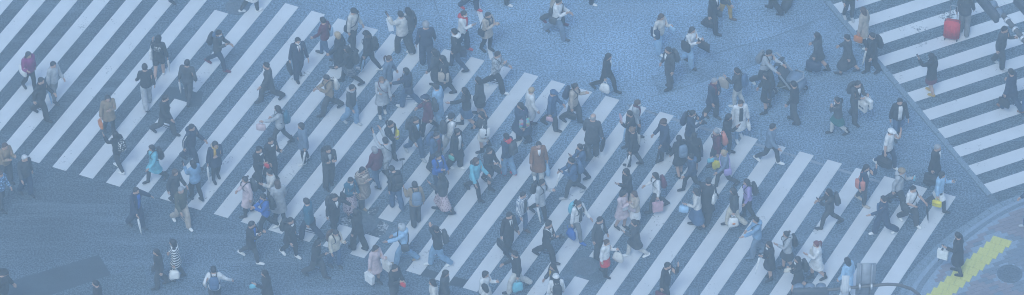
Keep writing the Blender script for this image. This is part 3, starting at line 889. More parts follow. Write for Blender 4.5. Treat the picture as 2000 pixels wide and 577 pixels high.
# ================================================================ things people carry (each a thing of its own)
IM = {}
def imesh(key, build, mat, bev=0.0, smooth=True):
    k = (key, mat.name)
    if k not in IM:
        if key not in IM: IM[key] = build().mesh(key if isinstance(key, str) else key[0], smooth, bev)
        IM[k] = IM[key].copy(); IM[k].materials.append(mat)
    return IM[k]
def arc(a, b, h, n=9, axis=2):
    a, b = Vector(a), Vector(b); out = []
    for i in range(n):
        t = i / (n - 1); p = a.lerp(b, t); p[axis] += h * math.sin(math.pi * t) ** .7; out.append(p)
    return out
CN = dict(offwhite='off-white', lightgrey='light grey', lightblue='light blue', paledenim='pale denim', darkdenim='dark denim', bluegrey='blue grey', palepink='pale pink',
          multicolour='multicoloured', blackfloral='black floral', fairisle='patterned')
NOUN = dict(backpack=('backpack', 'worn by'), tote=('tote bag', 'on the shoulder of'), cross=('shoulder bag', 'worn by'), brief=('briefcase', 'held by'), handbag=('handbag', 'held by'),
            paper=('paper bag', 'held by'), plastic=('plastic bag', 'held by'), umb=('folded umbrella', 'held by'), phone=('phone', 'held by'), case=('suitcase', 'pulled by'),
            duffel=('duffel bag', 'held by'), stick=('selfie stick', 'held by'), pouch=('pouch', 'held by'), camera=('camera', 'held by'), bottle=('bottle', 'held by'), board=('flat portfolio', 'held by'), fan=('round fan', 'held by'))
CAT = dict(backpack='backpack', tote='tote bag', cross='shoulder bag', brief='briefcase', handbag='handbag', paper='paper bag', plastic='plastic bag', umb='umbrella', phone='phone', case='suitcase',
           duffel='duffel bag', stick='selfie stick', pouch='pouch', camera='camera', bottle='bottle', board='portfolio', fan='hand fan')
def bagmat(c, gloss=.6):
    if c in C: return plain('bag_' + c, C[c], gloss, .16, 9, 0, .3)
    return pattern(c)
def carry(rec, spec):
    q = spec.split(':'); kind, col = q[0], q[1]; side = q[2] if len(q) > 2 else 'R'
    x = 1 if side == 'R' else -1
    noun, verb = NOUN[kind]
    for verb in (verb, 'of'):
        lab = '%s %s %s the %s' % (CN.get(col, col), noun, verb, rec['label'])
        if len(lab.split()) <= 16: break
    else: print('LONG', lab)
    grp = 'bags carried by the walkers' if kind in ('backpack', 'tote', 'cross', 'brief', 'handbag', 'paper', 'plastic', 'duffel', 'pouch') else {'umb': 'folded umbrellas', 'phone': 'phones in hand'}.get(kind)
    MW, G, s = rec['MW'], rec['G'], rec['s']
    a = Vector((x * ad.x, 0, ad.z))
    hand = MW @ (G['ha' + side] @ (Vector(J['ha' + side]) + a * .10))
    yaw = Matrix.Rotation(rec['head'], 4, 'Z')
    hang = Matrix.Translation(hand) @ yaw
    mat = bagmat(col); dark = plain('strap_dark', (.04, .042, .045), .7, .1)
    def top(build, M, bev=0.0, m=mat, key=None, smooth=True):
        return link(CAT[kind].replace(' ', '_'), imesh((CAT[kind].replace(' ', '_'), key or side), build, m, bev, smooth), None, None, 'thing', lab, CAT[kind], grp, M)
    def sub(o, name, build, m, bev=0.0, key=None):
        return link(name, imesh((name, kind, key or side), build, m, bev), None, o)
    if kind == 'backpack':
        M = MW @ G['chest'] @ Matrix.Translation((0, -.118 - ADD[rec['topk']] * .8, 1.25))
        def body():
            mb = MB(); mb.loft([(0, -.075, -.22), (0, -.085, -.19), (0, -.09, -.05), (0, -.085, .10), (0, -.07, .19), (0, -.055, .225)], [.12, .145, .150, .145, .125, .07], [.06, .082, .088, .080, .062, .03], 16, sup=3.2); return mb
        o = top(body, M, key='b')
        sub(o, 'pocket', lambda: MB().loft([(0, -.165, -.19), (0, -.172, -.17), (0, -.172, -.06), (0, -.160, -.03)], [.09, .11, .11, .09], [.03, .036, .034, .02], 12, sup=3.0), mat, key='b')
        t = ADD[rec['topk']]
        for sx in (1, -1):
            sub(o, 'strap', lambda: MB().loft([(sx * .07, -.02, .17), (sx * .085, .06, .225 + t * .5), (sx * .095, .15, .235 + t * .6), (sx * .10, .235 + t * 1.7, .14), (sx * .105, .24 + t * 1.8, .03), (sx * .14, .17 + t, -.10), (sx * .15, .05, -.17)], .024, .010, 8, up=(0, 1, .3)), dark, key=(sx, rec['topk']))
        sub(o, 'handle', lambda: MB().loft(arc((-.035, -.045, .215), (.035, -.045, .215), .045), .008, seg=6), dark, key='b')
    elif kind == 'tote':
        sh = MW @ (G['chest'] @ Vector((x * .150, -.01, 1.475 + ADD[rec['topk']] * .3)))
        M = Matrix.Translation(sh) @ yaw @ Matrix.Rotation(R(4 * x), 4, 'Y')
        o = top(lambda: MB().loft([(x * .11, -.01, -.64), (x * .11, -.01, -.60), (x * .11, -.01, -.45), (x * .10, -.01, -.30), (x * .095, -.01, -.28)], [.14, .165, .172, .170, .165], [.05, .06, .062, .042, .03], 14, up=(1, 0, 0), sup=3.4), M)
        for sy in (-1, 1):
            sub(o, 'strap', lambda: MB().loft([(x * (.10 + .02 * sy), -.10, -.30), (x * .085, -.06, -.16), (x * .03, -.02, -.01), (x * -.01, -.01, .018), (x * .03, .02, -.01), (x * .085, .05, -.16), (x * (.10 + .02 * sy), .085, -.30)], .011, .006, 6, up=(1, 0, 0)), mat, key=(side, sy))
    elif kind == 'cross':
        M = MW @ G['chest'] @ Matrix.Translation((0, 0, 0))
        t = ADD[rec['topk']]; hx = x * (.21 + t)
        o = top(lambda: MB().loft([(hx, -.04, .80), (hx, -.04, .83), (hx, -.04, .95), (hx - x * .01, -.04, 1.03), (hx - x * .015, -.04, 1.05)], [.10, .125, .13, .12, .11], [.035, .05, .052, .04, .03], 12, up=(1, 0, 0), sup=3.2), M, key=(side, rec['topk']))
        sub(o, 'strap', lambda: MB().loft([(hx - x * .01, .06, 1.02), (x * (.10), .125 + t, 1.12), (-x * .03, .135 + t, 1.28), (-x * .10, .105 + t, 1.42), (-x * .115, .0, 1.475 + t * .5), (-x * .09, -.10 - t, 1.41), (x * .03, -.13 - t, 1.26), (x * .13, -.115 - t, 1.11), (hx - x * .01, -.10, 1.02)], .018, .006, 6, up=(0, 0, 1)), dark if col in ('black', 'charcoal', 'navy') else mat, key=(side, rec['topk']))
    elif kind in ('brief', 'duffel', 'handbag'):
        W_, H_, D_ = {'brief': (.40, .29, .10), 'duffel': (.50, .30, .24), 'handbag': (.30, .22, .11)}[kind]
        def body():
            mb = MB(); z = -.10
            mb.loft([(0, 0, z - H_), (0, 0, z - H_ + .02), (0, 0, z - H_ * .45), (0, 0, z - .02), (0, 0, z)], [D_ * .42, D_ * .5, D_ * .5, D_ * .40, D_ * .22], [W_ * .47, W_ * .5, W_ * .5, W_ * .48, W_ * .44], 16, up=(0, 1, 0), sup=4 if kind == 'brief' else 2.8); return mb
        o = top(body, hang, key='b')
        for sx in (-1, 1):
            sub(o, 'handle', lambda: MB().loft([(sx * .02, -W_ * .2, -.11), (sx * .015, -W_ * .16, -.03), (0, -.04, .0), (0, .04, .0), (sx * .015, W_ * .16, -.03), (sx * .02, W_ * .2, -.11)], .008, seg=6, up=(1, 0, 0)), dark if kind != 'handbag' else mat, key=sx)
        sub(o, 'flap', lambda: MB().box((D_ * .5, 0, -.10 - H_ * .3), (.008, W_ * .8, H_ * .4)), mat, .003, key='b')
    elif kind == 'paper':
        def body():
            mb = MB(); mb.loft([(0, 0, -.48), (0, 0, -.16)], [.055, .065], [.15, .165], 4, up=(0, 1, 0), caps=True)
            c = math.cos(math.pi / 4); mb2 = MB()
            for z, a_, b_ in ((-.48, .055, .155), (-.14, .062, .165)): pass
            return MB().add([(sx * .055, sy * .155, -.48) for sx in (-1, 1) for sy in (-1, 1)] + [(sx * .062, sy * .165, -.14) for sx in (-1, 1) for sy in (-1, 1)],
                            [[0, 1, 3, 2], [4, 6, 7, 5], [0, 4, 5, 1], [2, 3, 7, 6], [0, 2, 6, 4], [1, 5, 7, 3]])
        o = top(body, hang, .006, key='b', smooth=False)
        for sx in (-1, 1): sub(o, 'handle', lambda: MB().loft([(sx * .05, -.07, -.14), (sx * .03, -.05, -.03), (0, 0, .0), (sx * .03, .05, -.03), (sx * .05, .07, -.14)], .006, seg=6, up=(1, 0, 0)), mat, key=sx)
    elif kind == 'plastic':
        def body():
            mb = MB(); rg = np.random.default_rng(3)
            mb.loft([(0, 0, -.46), (0, .01, -.43), (.01, 0, -.33), (0, 0, -.22), (0, 0, -.13)], [.04, .065, .075, .06, .02], [.13, .155, .165, .15, .10], 14, sup=3.2)
            mb.v = [tuple(np.array(p) + rg.normal(0, .012, 3)) for p in mb.v]; return mb
        o = top(body, hang, key='b')
        for sx in (-1, 1): sub(o, 'handle', lambda: MB().loft([(0, sx * .075, -.15), (0, sx * .05, -.07), (0, sx * .01, .0)], [.022, .016, .010], [.008, .007, .006], 6), mat, key=sx)
    elif kind == 'umb':
        tilt = Matrix.Rotation(R(10), 4, 'X')
        o = top(lambda: MB().loft([(0, 0, -.06), (0, 0, -.11), (0, 0, -.30), (0, 0, -.58), (0, 0, -.64)], [.014, .032, .036, .018, .006], seg=8), hang @ tilt, key='b')
        sub(o, 'shaft', lambda: MB().loft([(0, 0, -.70), (0, 0, .02)], .005, seg=6), plain('umbrella_steel', (.45, .46, .48), .35, .1, 9, .7), key='b')
        sub(o, 'handle', lambda: MB().loft([(0, 0, -.05), (0, 0, .05), (0, .02, .09), (0, .055, .09), (0, .07, .06)], .010, seg=6, up=(1, 0, 0)), dark, key='b')
    elif kind == 'phone':
        M = Matrix.Translation(hand + Vector((0, 0, .035))) @ yaw @ Matrix.Rotation(R(-40), 4, 'X')
        o = top(lambda: MB().box((0, .01, 0), (.074, .010, .150)), M, .003, m=plain('phone_' + col, C[col], .3, .05), key='b')
        sub(o, 'screen', lambda: MB().box((0, .003, 0), (.066, .006, .138)), plain('glass_screen', (.02, .022, .026), .15, .05), key='b')
    elif kind in ('pouch', 'bottle', 'camera'):
        M = Matrix.Translation(hand + Vector((0, 0, -.01))) @ yaw
        if kind == 'bottle':
            o = top(lambda: MB().loft([(0, 0, -.10), (0, 0, -.09), (0, 0, .06), (0, 0, .09)], [.028, .034, .034, .018], seg=10), M, key='b')
            sub(o, 'cap', lambda: MB().loft([(0, 0, .088), (0, 0, .115)], .017, seg=10), plain('cap_white', C['white'], .5), key='b')
        elif kind == 'camera':
            o = top(lambda: MB().box((0, .04, .02), (.135, .07, .095)), M, .008, key='b')
            sub(o, 'lens', lambda: MB().loft([(0, .07, .02), (0, .16, .02)], [.036, .040], seg=12, up=(0, 0, 1)), dark, key='b')
        else:
            o = top(lambda: MB().loft([(0, 0, -.16), (0, 0, -.14), (0, 0, -.04), (0, 0, .0)], [.03, .04, .035, .012], [.09, .115, .11, .08], 12, sup=3), M, key='b')
            sub(o, 'zip', lambda: MB().loft([(0, -.075, .002), (0, .075, .002)], .005, seg=6, up=(1, 0, 0)), dark, key='b')
    elif kind == 'board':
        M = hang
        o = top(lambda: MB().box((0, .02, -.24), (.025, .46, .36)), M, .004, key='b')
        sub(o, 'handle', lambda: MB().loft([(0, -.06, -.07), (0, -.045, -.01), (0, .045, -.01), (0, .06, -.07)], .008, seg=6, up=(1, 0, 0)), dark, key='b')
        sub(o, 'label', lambda: MB().box((.014 * x, .02, -.24), (.004, .38, .10)), plain('bag_white', C['white'], .6), .001)
    elif kind == 'fan':
        M = Matrix.Translation(hand + Vector((0, 0, .12))) @ yaw
        o = top(lambda: MB().loft([(0, -.004, .08), (0, .004, .08)], .13, seg=20, up=(0, 0, 1)), M, key='b', smooth=False)
        sub(o, 'handle', lambda: MB().loft([(0, 0, -.16), (0, 0, -.02)], .008, seg=6), dark, key='b')
    elif kind == 'stick':
        M = Matrix.Translation(hand) @ yaw
        o = top(lambda: MB().loft([(0, 0, -.10), (.0, .03, .10), (0, .10, .80), (0, .125, .98)], [.014, .010, .007, .006], seg=8), M, key='b')
        sub(o, 'clamp', lambda: MB().box((0, .125, 1.02), (.16, .02, .085)), dark, .006, key='b')
    elif kind == 'case':
        g = hand.copy(); g.z = 0
        bx = Matrix.Translation((hand.x, hand.y, .012)) @ yaw @ Matrix.Translation((0, -.30, 0)) @ Matrix.Rotation(R(12), 4, 'X')
        o = top(lambda: MB().box((0, 0, .36), (.42, .25, .60)), bx, .045, key='b')
        for sx in (-1, 1):
            for sy in (-1, 1):
                sub(o, 'wheel', lambda: MB().loft([(sx * .17 - .014, sy * .09, .03), (sx * .17 + .014, sy * .09, .03)], .03, seg=10, up=(0, 0, 1)), dark, key=(sx, sy))
        for k in range(5):
            sub(o, 'rib', lambda: MB().box((-.15 + .075 * k, .127, .36), (.022, .012, .46)), mat, .004, key=k)
        sub(o, 'pull_handle', lambda: MB().loft([(-.10, .10, .64), (-.10, .10, 1.0), (-.085, .10, 1.03), (.085, .10, 1.03), (.10, .10, 1.0), (.10, .10, .64)], .010, seg=6, up=(0, 1, 0)), plain('handle_steel', (.4, .41, .43), .35, .1, 9, .6), key='b')
    if len(q) > 3:
        xx, zz, yy = {'plastic': (.076, -.30, .0), 'paper': (.060, -.33, .05), 'tote': (x * .175, -.48, 0)}[kind]
        for sx in ((-1, 1) if kind != 'tote' else (1,)):
            sub(o, 'logo', lambda: MB().loft([(sx * (xx - .006), yy, zz), (sx * (xx + .006), yy, zz)], .05, .035, 12, up=(0, 0, 1)), plain('print_' + q[3], C[q[3]], .6), key=(side, sx))
            if kind == 'paper': sub(o, 'logo', lambda: MB().loft([(sx * (xx - .006), -.06, zz), (sx * (xx + .006), -.06, zz)], .045, .035, 12, up=(0, 0, 1)), plain('print_' + q[3], C[q[3]], .6), key=(side, sx, 2))
    return o

# ================================================================ who is where
P = person
BLK = 'shoe:black'; WH = 'shoe:white'
# --- upper left
P(58, 175, 320, .5, 'long:dark', 'puffer:magenta', 'slim:black', 'boot:black', 'person in magenta padded jacket at the far left', ['tote:white:R'], 'fs', h=1.62)
P(107, 197, 330, .4, 'short:black', 'jacket:lightgrey', 'slim:grey', BLK, 'person in light grey jacket behind the magenta one', ['umb:lightblue:R'], 'bs')
P(82, 230, 340, .8, 'short:black', 'jacket:black', 'pants:black', BLK, 'person all in black below the magenta jacket', [], 'ss', h=1.72)
P(312, 151, 75, .55, 'bob:black', 'jacket:black', 'shorts:black', WH, 'bare-legged person with lettering on black jacket back', ['tote:white:L', 'umb:white:R'], 'bf', hat='beanie:black', extra='lettering')
P(288, 208, 110, .6, 'short:dark', 'sweater:black', 'pants:lightgrey', BLK, 'person in black sweater and pale grey trousers', [], 'ss', h=1.7)
P(368, 199, 70, .6, 'short:black', 'jacket:charcoal', 'slim:charcoal', BLK, 'charcoal clad person walking away with white umbrella', ['umb:white:L'], 'kb', h=1.68)
P(425, 134, 345, .95, 'short:black', 'jacket:charcoal', 'slim:navy', 'shoe:maroon', 'masked person with blue hood and dark red shoes', ['backpack:black', 'phone:black:R'], 'ps', mask=True, hood='denim', look=(0, 14))
P(490, 24, 20, .7, 'long:brown', 'mid:white', 'skirt:white', WH, 'person in white coat cut by top edge near manhole', [], 'ss', legs='charcoal')
P(336, 1, 330, .3, 'short:black', 'jacket:navy', 'pants:navy', BLK, 'person of whom only shoes show at upper left edge', [], 'ss')
P(583, 153, 300, .4, 'short:black', 'suit:navy', 'pants:navy', BLK, 'masked person in navy suit with dark tie', ['brief:black:R'], 'bs', shirt='v:white', tie='maroon', mask=True, h=1.74)
P(528, 199, 195, .95, 'short:black', 'suit:charcoal', 'pants:charcoal', BLK, 'person in charcoal suit striding left alone', [], 'ss', shirt='v:white', h=1.7)
P(637, 113, 160, .75, 'short:black', 'sweater:maroon', 'slim:denim', 'shoe:charcoal', 'person in dark maroon sweater and blue jeans', ['tote:lightblue:R'], 'ss', h=1.66)
P(690, 93, 335, .35, 'short:black', 'jacket:offwhite', 'pants:charcoal', BLK, 'person in black cap and off-white jacket', ['cross:black:R'], 'bs', hat='cap:black')
P(666, 141, 170, .7, 'bob:blond', 'coat:black', 'slim:black', BLK, 'blond person in long black coat', [], 'ss', shirt='collar:white')
P(685, 165, 175, .95, 'long:black', 'jacket:black', 'skirt:plaid', BLK, 'person with plaid skirt behind the blond one', ['backpack:black'], 'ss', legs='black', h=1.62)
P(722, 139, 165, .8, 'long:brown', 'jacket:black', 'slim:black', 'shoe:white', 'long-haired person with black beanie and white handbag', ['backpack:black', 'handbag:white:R', 'umb:lightblue:L'], 'bb', hat='beanie:black')
P(646, 221, 195, .95, 'short:dark', 'jacket:tan', 'pants:charcoal', BLK, 'person in tan jacket looking at a phone', ['phone:white:L', 'backpack:offwhite'], 'sp', look=(0, 16))
P(757, 183, 345, .35, 'pony:brown', 'mid:bluegrey', 'slim:black', 'boot:brown', 'person with ponytail in blue grey coat', [], 'ss', h=1.6)
P(747, 225, 285, .3, 'bob:lightbrown', 'mid:lightgrey', 'skirt:lightgrey', 'shoe:offwhite', 'person in pale grey coat with red strap', ['cross:maroon:L'], 'ps', legs='charcoal', h=1.62)
P(686, 242, 335, .55, 'short:black', 'jacket:charcoal', 'pants:paledenim', 'shoe:lightgrey', 'person in charcoal jacket and pale jeans, striding', [], 'ss', hood='lightgrey')
# --- upper middle
P(787, 104, 150, .5, 'short:black', 'puffer:offwhite', 'wide:charcoal', WH, 'person in cream padded jacket raising a phone', ['phone:black:L'], 'sP', h=1.7)
P(801, 97, 150, .4, 'long:black', 'jacket:charcoal', 'pants:charcoal', BLK, 'long-haired person behind the cream padded jacket', [], 'ss', h=1.7)
P(833, 128, 100, .3, 'short:grey', 'sweater:navy', 'pants:darkdenim', BLK, 'broad grey-haired person in navy sweater seen from behind', [], 'ss', h=1.76, bulk=1.12)
P(903, 99, 345, .5, 'short:dark', 'jacket:white', 'pants:darkdenim', 'shoe:red', 'masked person in white jacket with red hood', ['phone:white:R'], 'ps', hood='red', mask=True, h=1.68, shirt='open:red')
P(893, 136, 165, .8, 'short:black', 'jacket:black', 'slim:darkdenim', BLK, 'person in black jacket with white collar hood', ['duffel:navy:R'], 'bk', hood='white', h=1.7)
P(950, 99, 330, .25, 'short:dark', 'mid:beige', 'slim:black', 'boot:black', 'person in beige coat with long dark scarf', ['cross:black:R', 'phone:cyan:L'], 'cp', scarf='charcoal', h=1.64)
P(918, 20, 340, .7, 'short:dark', 'jacket:black', 'pants:darkdenim', 'shoe:red', 'person in red shoes cut by the top edge', ['umb:white:L'], 'sb')
P(967, 177, 345, .95, 'short:dark', 'jacket:camouflage', 'pants:black', WH, 'person in grey camouflage jacket striding right', ['cross:black:L'], 'cs', h=1.68)
P(870, 187, 175, .6, 'long:black', 'coat:black', 'slim:black', BLK, 'person in long black coat with beige tote', ['tote:beige:L'], 'ss', h=1.66)
P(853, 174, 165, .4, 'long:black', 'coat:charcoal', 'slim:charcoal', BLK, 'person half hidden behind the long black coat', [], 'ss', h=1.64)
P(799, 208, 175, .75, 'bob:black', 'jacket:navy', 'pants:denim', WH, 'person in navy jacket waving one hand', ['cross:navy:L'], 'sh', h=1.6)
P(838, 263, 185, .75, 'short:black', 'mid:maroon', 'slim:black', BLK, 'person in dark red coat with navy cap', ['backpack:charcoal'], 'ss', hat='cap:navy', mask=True, h=1.68)
P(856, 244, 160, .3, 'short:dark', 'coat:lightblue', 'pants:lightblue', 'shoe:lightgrey', 'person in pale blue long coat seen from behind', [], 'ss', h=1.68)
P(914, 249, 175, .65, 'long:black', 'jacket:black', 'skirt:denim', 'boot:black', 'bare-legged person in denim miniskirt and black jacket', ['tote:white:R'], 'sh', h=1.64)
P(938, 228, 170, .4, 'long:black', 'mid:charcoal', 'skirt:black', BLK, 'bare-legged person behind the denim miniskirt', ['handbag:black:R'], 'bs', h=1.62)
P(1033, 250, 10, .35, 'short:blond', 'coat:white', 'slim:maroon', 'boot:black', 'fair-haired person in white long coat', [], 'ss', h=1.66)
P(1020, 278, 195, .35, 'long:dark', 'cape:darkdenim', 'wide:black', BLK, 'person in dark blue cape and wide trousers', ['tote:multicolour:L'], 'bb', h=1.66)
P(946, 294, 190, .4, 'long:black', 'jacket:charcoal', 'skirt:offwhite', 'boot:black', 'bare-legged person with big white tote and black boots', ['tote:white:L'], 'ss', h=1.62)
P(810, 306, 320, .85, 'short:dark', 'jacket:black', 'slim:denim', 'shoe:lightgrey', 'person in black jacket and jeans striding towards the viewer', ['backpack:charcoal'], 'ss', shirt='v:lightblue', h=1.74, hood='charcoal')
P(762, 312, 325, .3, 'pony:black', 'jacket:black', 'slim:charcoal', BLK, 'person with ponytail and yellow bag', ['phone:white:R', 'tote:yellow:L'], 'ps', shirt='v:white', h=1.64)
P(757, 351, 140, .6, 'short:black', 'sweater:lightgrey', 'shorts:camouflage', BLK, 'person in pale grey top raising a phone high', ['cross:black:R', 'phone:black:L'], 'UU', legs='charcoal', h=1.7)
P(736, 363, 150, .35, 'bob:grey', 'puffer:maroon', 'slim:denim', BLK, 'grey-haired person in maroon padded jacket', [], 'ss', h=1.58)
P(707, 402, 325, .45, 'mid:black', 'cape:fairisle', 'wide:charcoal', 'shoe:tan', 'person in patterned brown shawl', [], 'cc', h=1.64)
P(684, 420, 320, .3, 'short:black', 'sweater:teal', 'longskirt:floral', BLK, 'person in teal sweater and patterned skirt', ['phone:white:R', 'cross:black:R'], 'ps', h=1.62, look=(0, 18), shirt='collar:white')
P(774, 406, 130, .4, 'short:black', 'jacket:black', 'pants:denim', 'shoe:denim', 'person in black jacket and jeans bending forward', ['backpack:black'], 'ss', h=1.62, lean=14, look=(0, 30))
P(812, 437, 110, .3, 'short:dark', 'jacket:tan', 'pants:charcoal', BLK, 'person in mustard brown jacket with raised stick', ['backpack:bluegrey', 'stick:black:L'], 'sf', h=1.68, shirt='collar:navy')
P(851, 337, 325, .4, 'short:dark', 'jacket:denim', 'pants:charcoal', BLK, 'person in blue jacket over dark red shirt', ['backpack:denim'], 'ss', shirt='open:maroon', h=1.72)
P(855, 375, 320, .35, 'bun:dark', 'jacket:blue', 'slim:navy', BLK, 'person in bright blue jacket using a phone', ['phone:white:R', 'backpack:black'], 'ps', h=1.64, shirt='collar:white')
P(868, 416, 170, .75, 'long:black', 'jacket:charcoal', 'longskirt:floral', 'boot:black', 'person in pale floral long skirt', [], 'sp', h=1.62)
P(891, 329, 330, .35, 'bob:black', 'coat:black', 'wide:black', WH, 'person in black open coat with green pouch', ['pouch:mint:R'], 'bs', shirt='open:white', h=1.68)
P(878, 302, 20, .6, 'short:black', 'jacket:white', 'wide:offwhite', WH, 'person in white jacket with black hat and backpack', ['backpack:charcoal'], 'ss', hat='beanie:black', h=1.68)
P(926, 383, 330, .95, 'bob:brown', 'jacket:cyan', 'slim:black', BLK, 'person in light blue denim jacket with black umbrella', ['umb:black:R', 'pouch:charcoal:L'], 'ws', h=1.66, hood='charcoal')
P(952, 363, 330, .55, 'long:black', 'mid:black', 'skirt:black', 'boot:black', 'bare-legged person in black dress beside blue denim jacket', ['handbag:black:R'], 'ps', h=1.64)
P(992, 341, 150, .35, 'short:black', 'jacket:darkdenim', 'pants:paledenim', 'shoe:red', 'person with red hood and red shoes', ['backpack:charcoal'], 'ss', hood='red', h=1.66)
P(1051, 353, 285, .3, 'short:dark', 'coat:camel', 'pants:offwhite', WH, 'person in camel coat and white trousers', ['plastic:lightblue:L'], 'sb', h=1.66, shirt='v:white')
P(1076, 251, 345, .7, 'short:dark', 'mid:denim', 'pants:charcoal', BLK, 'person in blue cap and blue coat', ['pouch:pink:R'], 'bs', hat='cap:denim', h=1.64)
P(1118, 240, 345, .75, 'clip:dark', 'jacket:beige', 'pants:charcoal', BLK, 'person in beige jacket holding a cup', ['backpack:navy', 'handbag:black:R'], 'bp', h=1.68)
P(1156, 307, 70, .35, 'bald:grey', 'mid:charcoal', 'pants:charcoal', BLK, 'balding person in dark grey overcoat', ['brief:black:R'], 'bs', h=1.72, bulk=1.1)
P(1182, 179, 345, 1.08, 'long:black', 'suit:black', 'slim:black', BLK, 'long-haired person in black suit crossing open asphalt', ['plastic:white:R'], 'bs', shirt='v:white', h=1.66)
# --- upper right
P(1287, 103, 330, .35, 'mid:brown', 'jacket:offwhite', 'wide:lightblue', WH, 'person in white top with navy tote', ['tote:navy:R:white', 'pouch:lightblue:L'], 'sp', h=1.64)
P(1306, 172, 200, .2, 'short:black', 'suit:charcoal', 'pants:charcoal', BLK, 'person in charcoal suit with backpack standing on asphalt', ['backpack:charcoal'], 'ss', shirt='v:white', h=1.72)
P(1346, 128, 330, .6, 'long:dark', 'sweater:white', 'wide:lightblue', BLK, 'long-haired person in white blouse with black portfolio', ['tote:black:R', 'board:black:L'], 'pp', h=1.64)
P(1389, 62, 340, .7, 'short:black', 'suit:black', 'pants:black', BLK, 'person in black suit cut by the upper edge', ['handbag:black:R', 'handbag:charcoal:L'], 'bb', shirt='v:white', h=1.72)
P(1413, 39, 345, .75, 'short:dark', 'jacket:charcoal', 'slim:mustard', 'shoe:brown', 'person in mustard yellow trousers', [], 'ss')
P(1512, 24, 160, .6, 'short:black', 'jacket:black', 'pants:black', BLK, 'person in black with dark suitcase at top edge', ['case:charcoal:R'], 'bs', h=1.7)
P(1657, 38, 300, .25, 'short:black', 'jacket:charcoal', 'slim:charcoal', 'shoe:lightgrey', 'person in charcoal trousers above second crossing corner', [], 'ss')
P(1685, 93, 160, .4, 'long:brown', 'mid:beige', 'skirt:beige', WH, 'person in beige coat with orange bag', ['handbag:orange:L'], 'sb', legs='black', h=1.64)
P(1702, 143, 200, .4, 'short:black', 'suit:black', 'pants:black', BLK, 'person in black suit beside the gutter strip', ['backpack:black', 'umb:white:R'], 'bs', h=1.7)
P(1598, 141, 165, .75, 'bob:black', 'jacket:charcoal', 'skirt:charcoal', 'boot:black', 'bare-legged person in charcoal jacket with large dark bag', ['duffel:navy:L'], 'sb', h=1.62)
P(1655, 144, 175, .75, 'short:black', 'coat:charcoal', 'longskirt:charcoal', BLK, 'person in long charcoal coat left of gutter strip', [], 'ss', h=1.64)
P(1491, 172, 335, .95, 'short:black', 'sweater:lightgrey', 'pants:charcoal', WH, 'person in pale shirt pushing the stroller', ['backpack:grey'], 'hh', h=1.7, lean=10)
P(1497, 218, 195, .3, 'bob:black', 'mid:black', 'skirt:black', 'boot:black', 'bare-legged person in black coat below the stroller', ['cross:navy:L'], 'ss', h=1.62)
P(1550, 239, 165, .3, 'short:black', 'sweater:black', 'wide:charcoal', BLK, 'person in black sweater with cyan bag', ['pouch:cyan:R'], 'bs', h=1.68)
P(1390, 231, 330, .4, 'short:grey', 'mid:navy', 'pants:charcoal', 'shoe:charcoal', 'grey-haired person in navy coat and maroon scarf', ['cross:maroon:L'], 'sc', scarf='maroon', h=1.7)
P(1440, 209, 165, .35, 'short:black', 'jacket:charcoal', 'slim:offwhite', WH, 'person in dark jacket with blue backpack and paper bag', ['backpack:denim', 'paper:beige:L'], 'sp', h=1.6)
P(1443, 272, 290, .3, 'short:dark', 'coat:white', 'slim:paledenim', WH, 'person in open white coat over black top', ['handbag:white:L'], 'sb', shirt='open:black', h=1.66)
P(1417, 300, 345, .4, 'long:black', 'jacket:black', 'slim:charcoal', BLK, 'long-haired person left of the white coat', ['phone:maroon:R'], 'Ps', h=1.66)
P(1400, 329, 190, .5, 'short:grey', 'sweater:maroon', 'pants:charcoal', BLK, 'person in maroon sweater with salmon backpack', ['backpack:salmon', 'plastic:yellow:L'], 'sb', h=1.66)
P(1416, 366, 190, .95, 'clip:blond', 'sweater:bluegrey', 'slim:charcoal', BLK, 'fair-haired person with lavender bag', ['cross:lavender:L', 'pouch:cyan:R'], 'ps', h=1.6)
P(1501, 319, 345, .95, 'short:black', 'jacket:bluegrey', 'slim:charcoal', WH, 'person in blue grey jacket and white shoes striding right', [], 'ss', h=1.7)
P(1347, 292, 345, .3, 'pony:black', 'mid:darkdenim', 'skirt:charcoal', BLK, 'person in dark blue coat holding up a camera', ['camera:black:R', 'backpack:navy'], 'PP', h=1.64, shirt='collar:white', legs='charcoal')
P(1298, 309, 200, .6, 'short:brown', 'coat:darkdenim', 'slim:black', BLK, 'person in reddish brown knit hat and navy coat', ['umb:black:L'], 'sw', hat='beanie:brown', h=1.66)
P(1326, 342, 130, .25, 'long:black', 'jacket:black', 'skirt:black', BLK, 'bare-legged person with grey blue backpack', ['backpack:bluegrey'], 'ss', h=1.58)
P(1354, 338, 100, .25, 'long:black', 'mid:black', 'skirt:black', BLK, 'long-haired person beside the grey blue backpack', ['cross:navy:R'], 'ss', h=1.6)
P(1352, 373, 190, .95, 'short:black', 'jacket:darkdenim', 'slim:black', BLK, 'person in dark blue hooded jacket striding left', [], 'ss', hood='denim', h=1.58)
P(1380, 431, 60, .4, 'short:black', 'coat:black', 'pants:black', BLK, 'person in long black coat with white strap bag', ['tote:white:R'], 'ss', h=1.72)
P(1361, 444, 175, .45, 'mid:dark', 'sweater:offwhite', 'longskirt:denim', BLK, 'person in white sweater and blue long skirt', ['handbag:lightblue:L'], 'sf', h=1.6)
P(1434, 442, 185, .75, 'long:dark', 'jacket:charcoal', 'pants:cream', BLK, 'person in cream trousers with white plastic bag', ['plastic:white:L:orange', 'cross:navy:R'], 'sb', h=1.62)
P(1459, 426, 190, .35, 'long:dark', 'sweater:lavender', 'slim:black', BLK, 'person in lavender top with big black backpack', ['backpack:black'], 'ss', h=1.62)
P(1240, 270, 345, .4, 'bob:brown', 'jacket:lightgrey', 'slim:charcoal', BLK, 'brown-haired masked person with maroon scarf', [], 'ss', scarf='maroon', mask=True, h=1.6)
P(1232, 291, 195, .4, 'short:dark', 'jacket:black', 'slim:charcoal', BLK, 'person in black holding a pink fan', ['fan:pink:L', 'umb:lightblue:R'], 'bP', h=1.6)
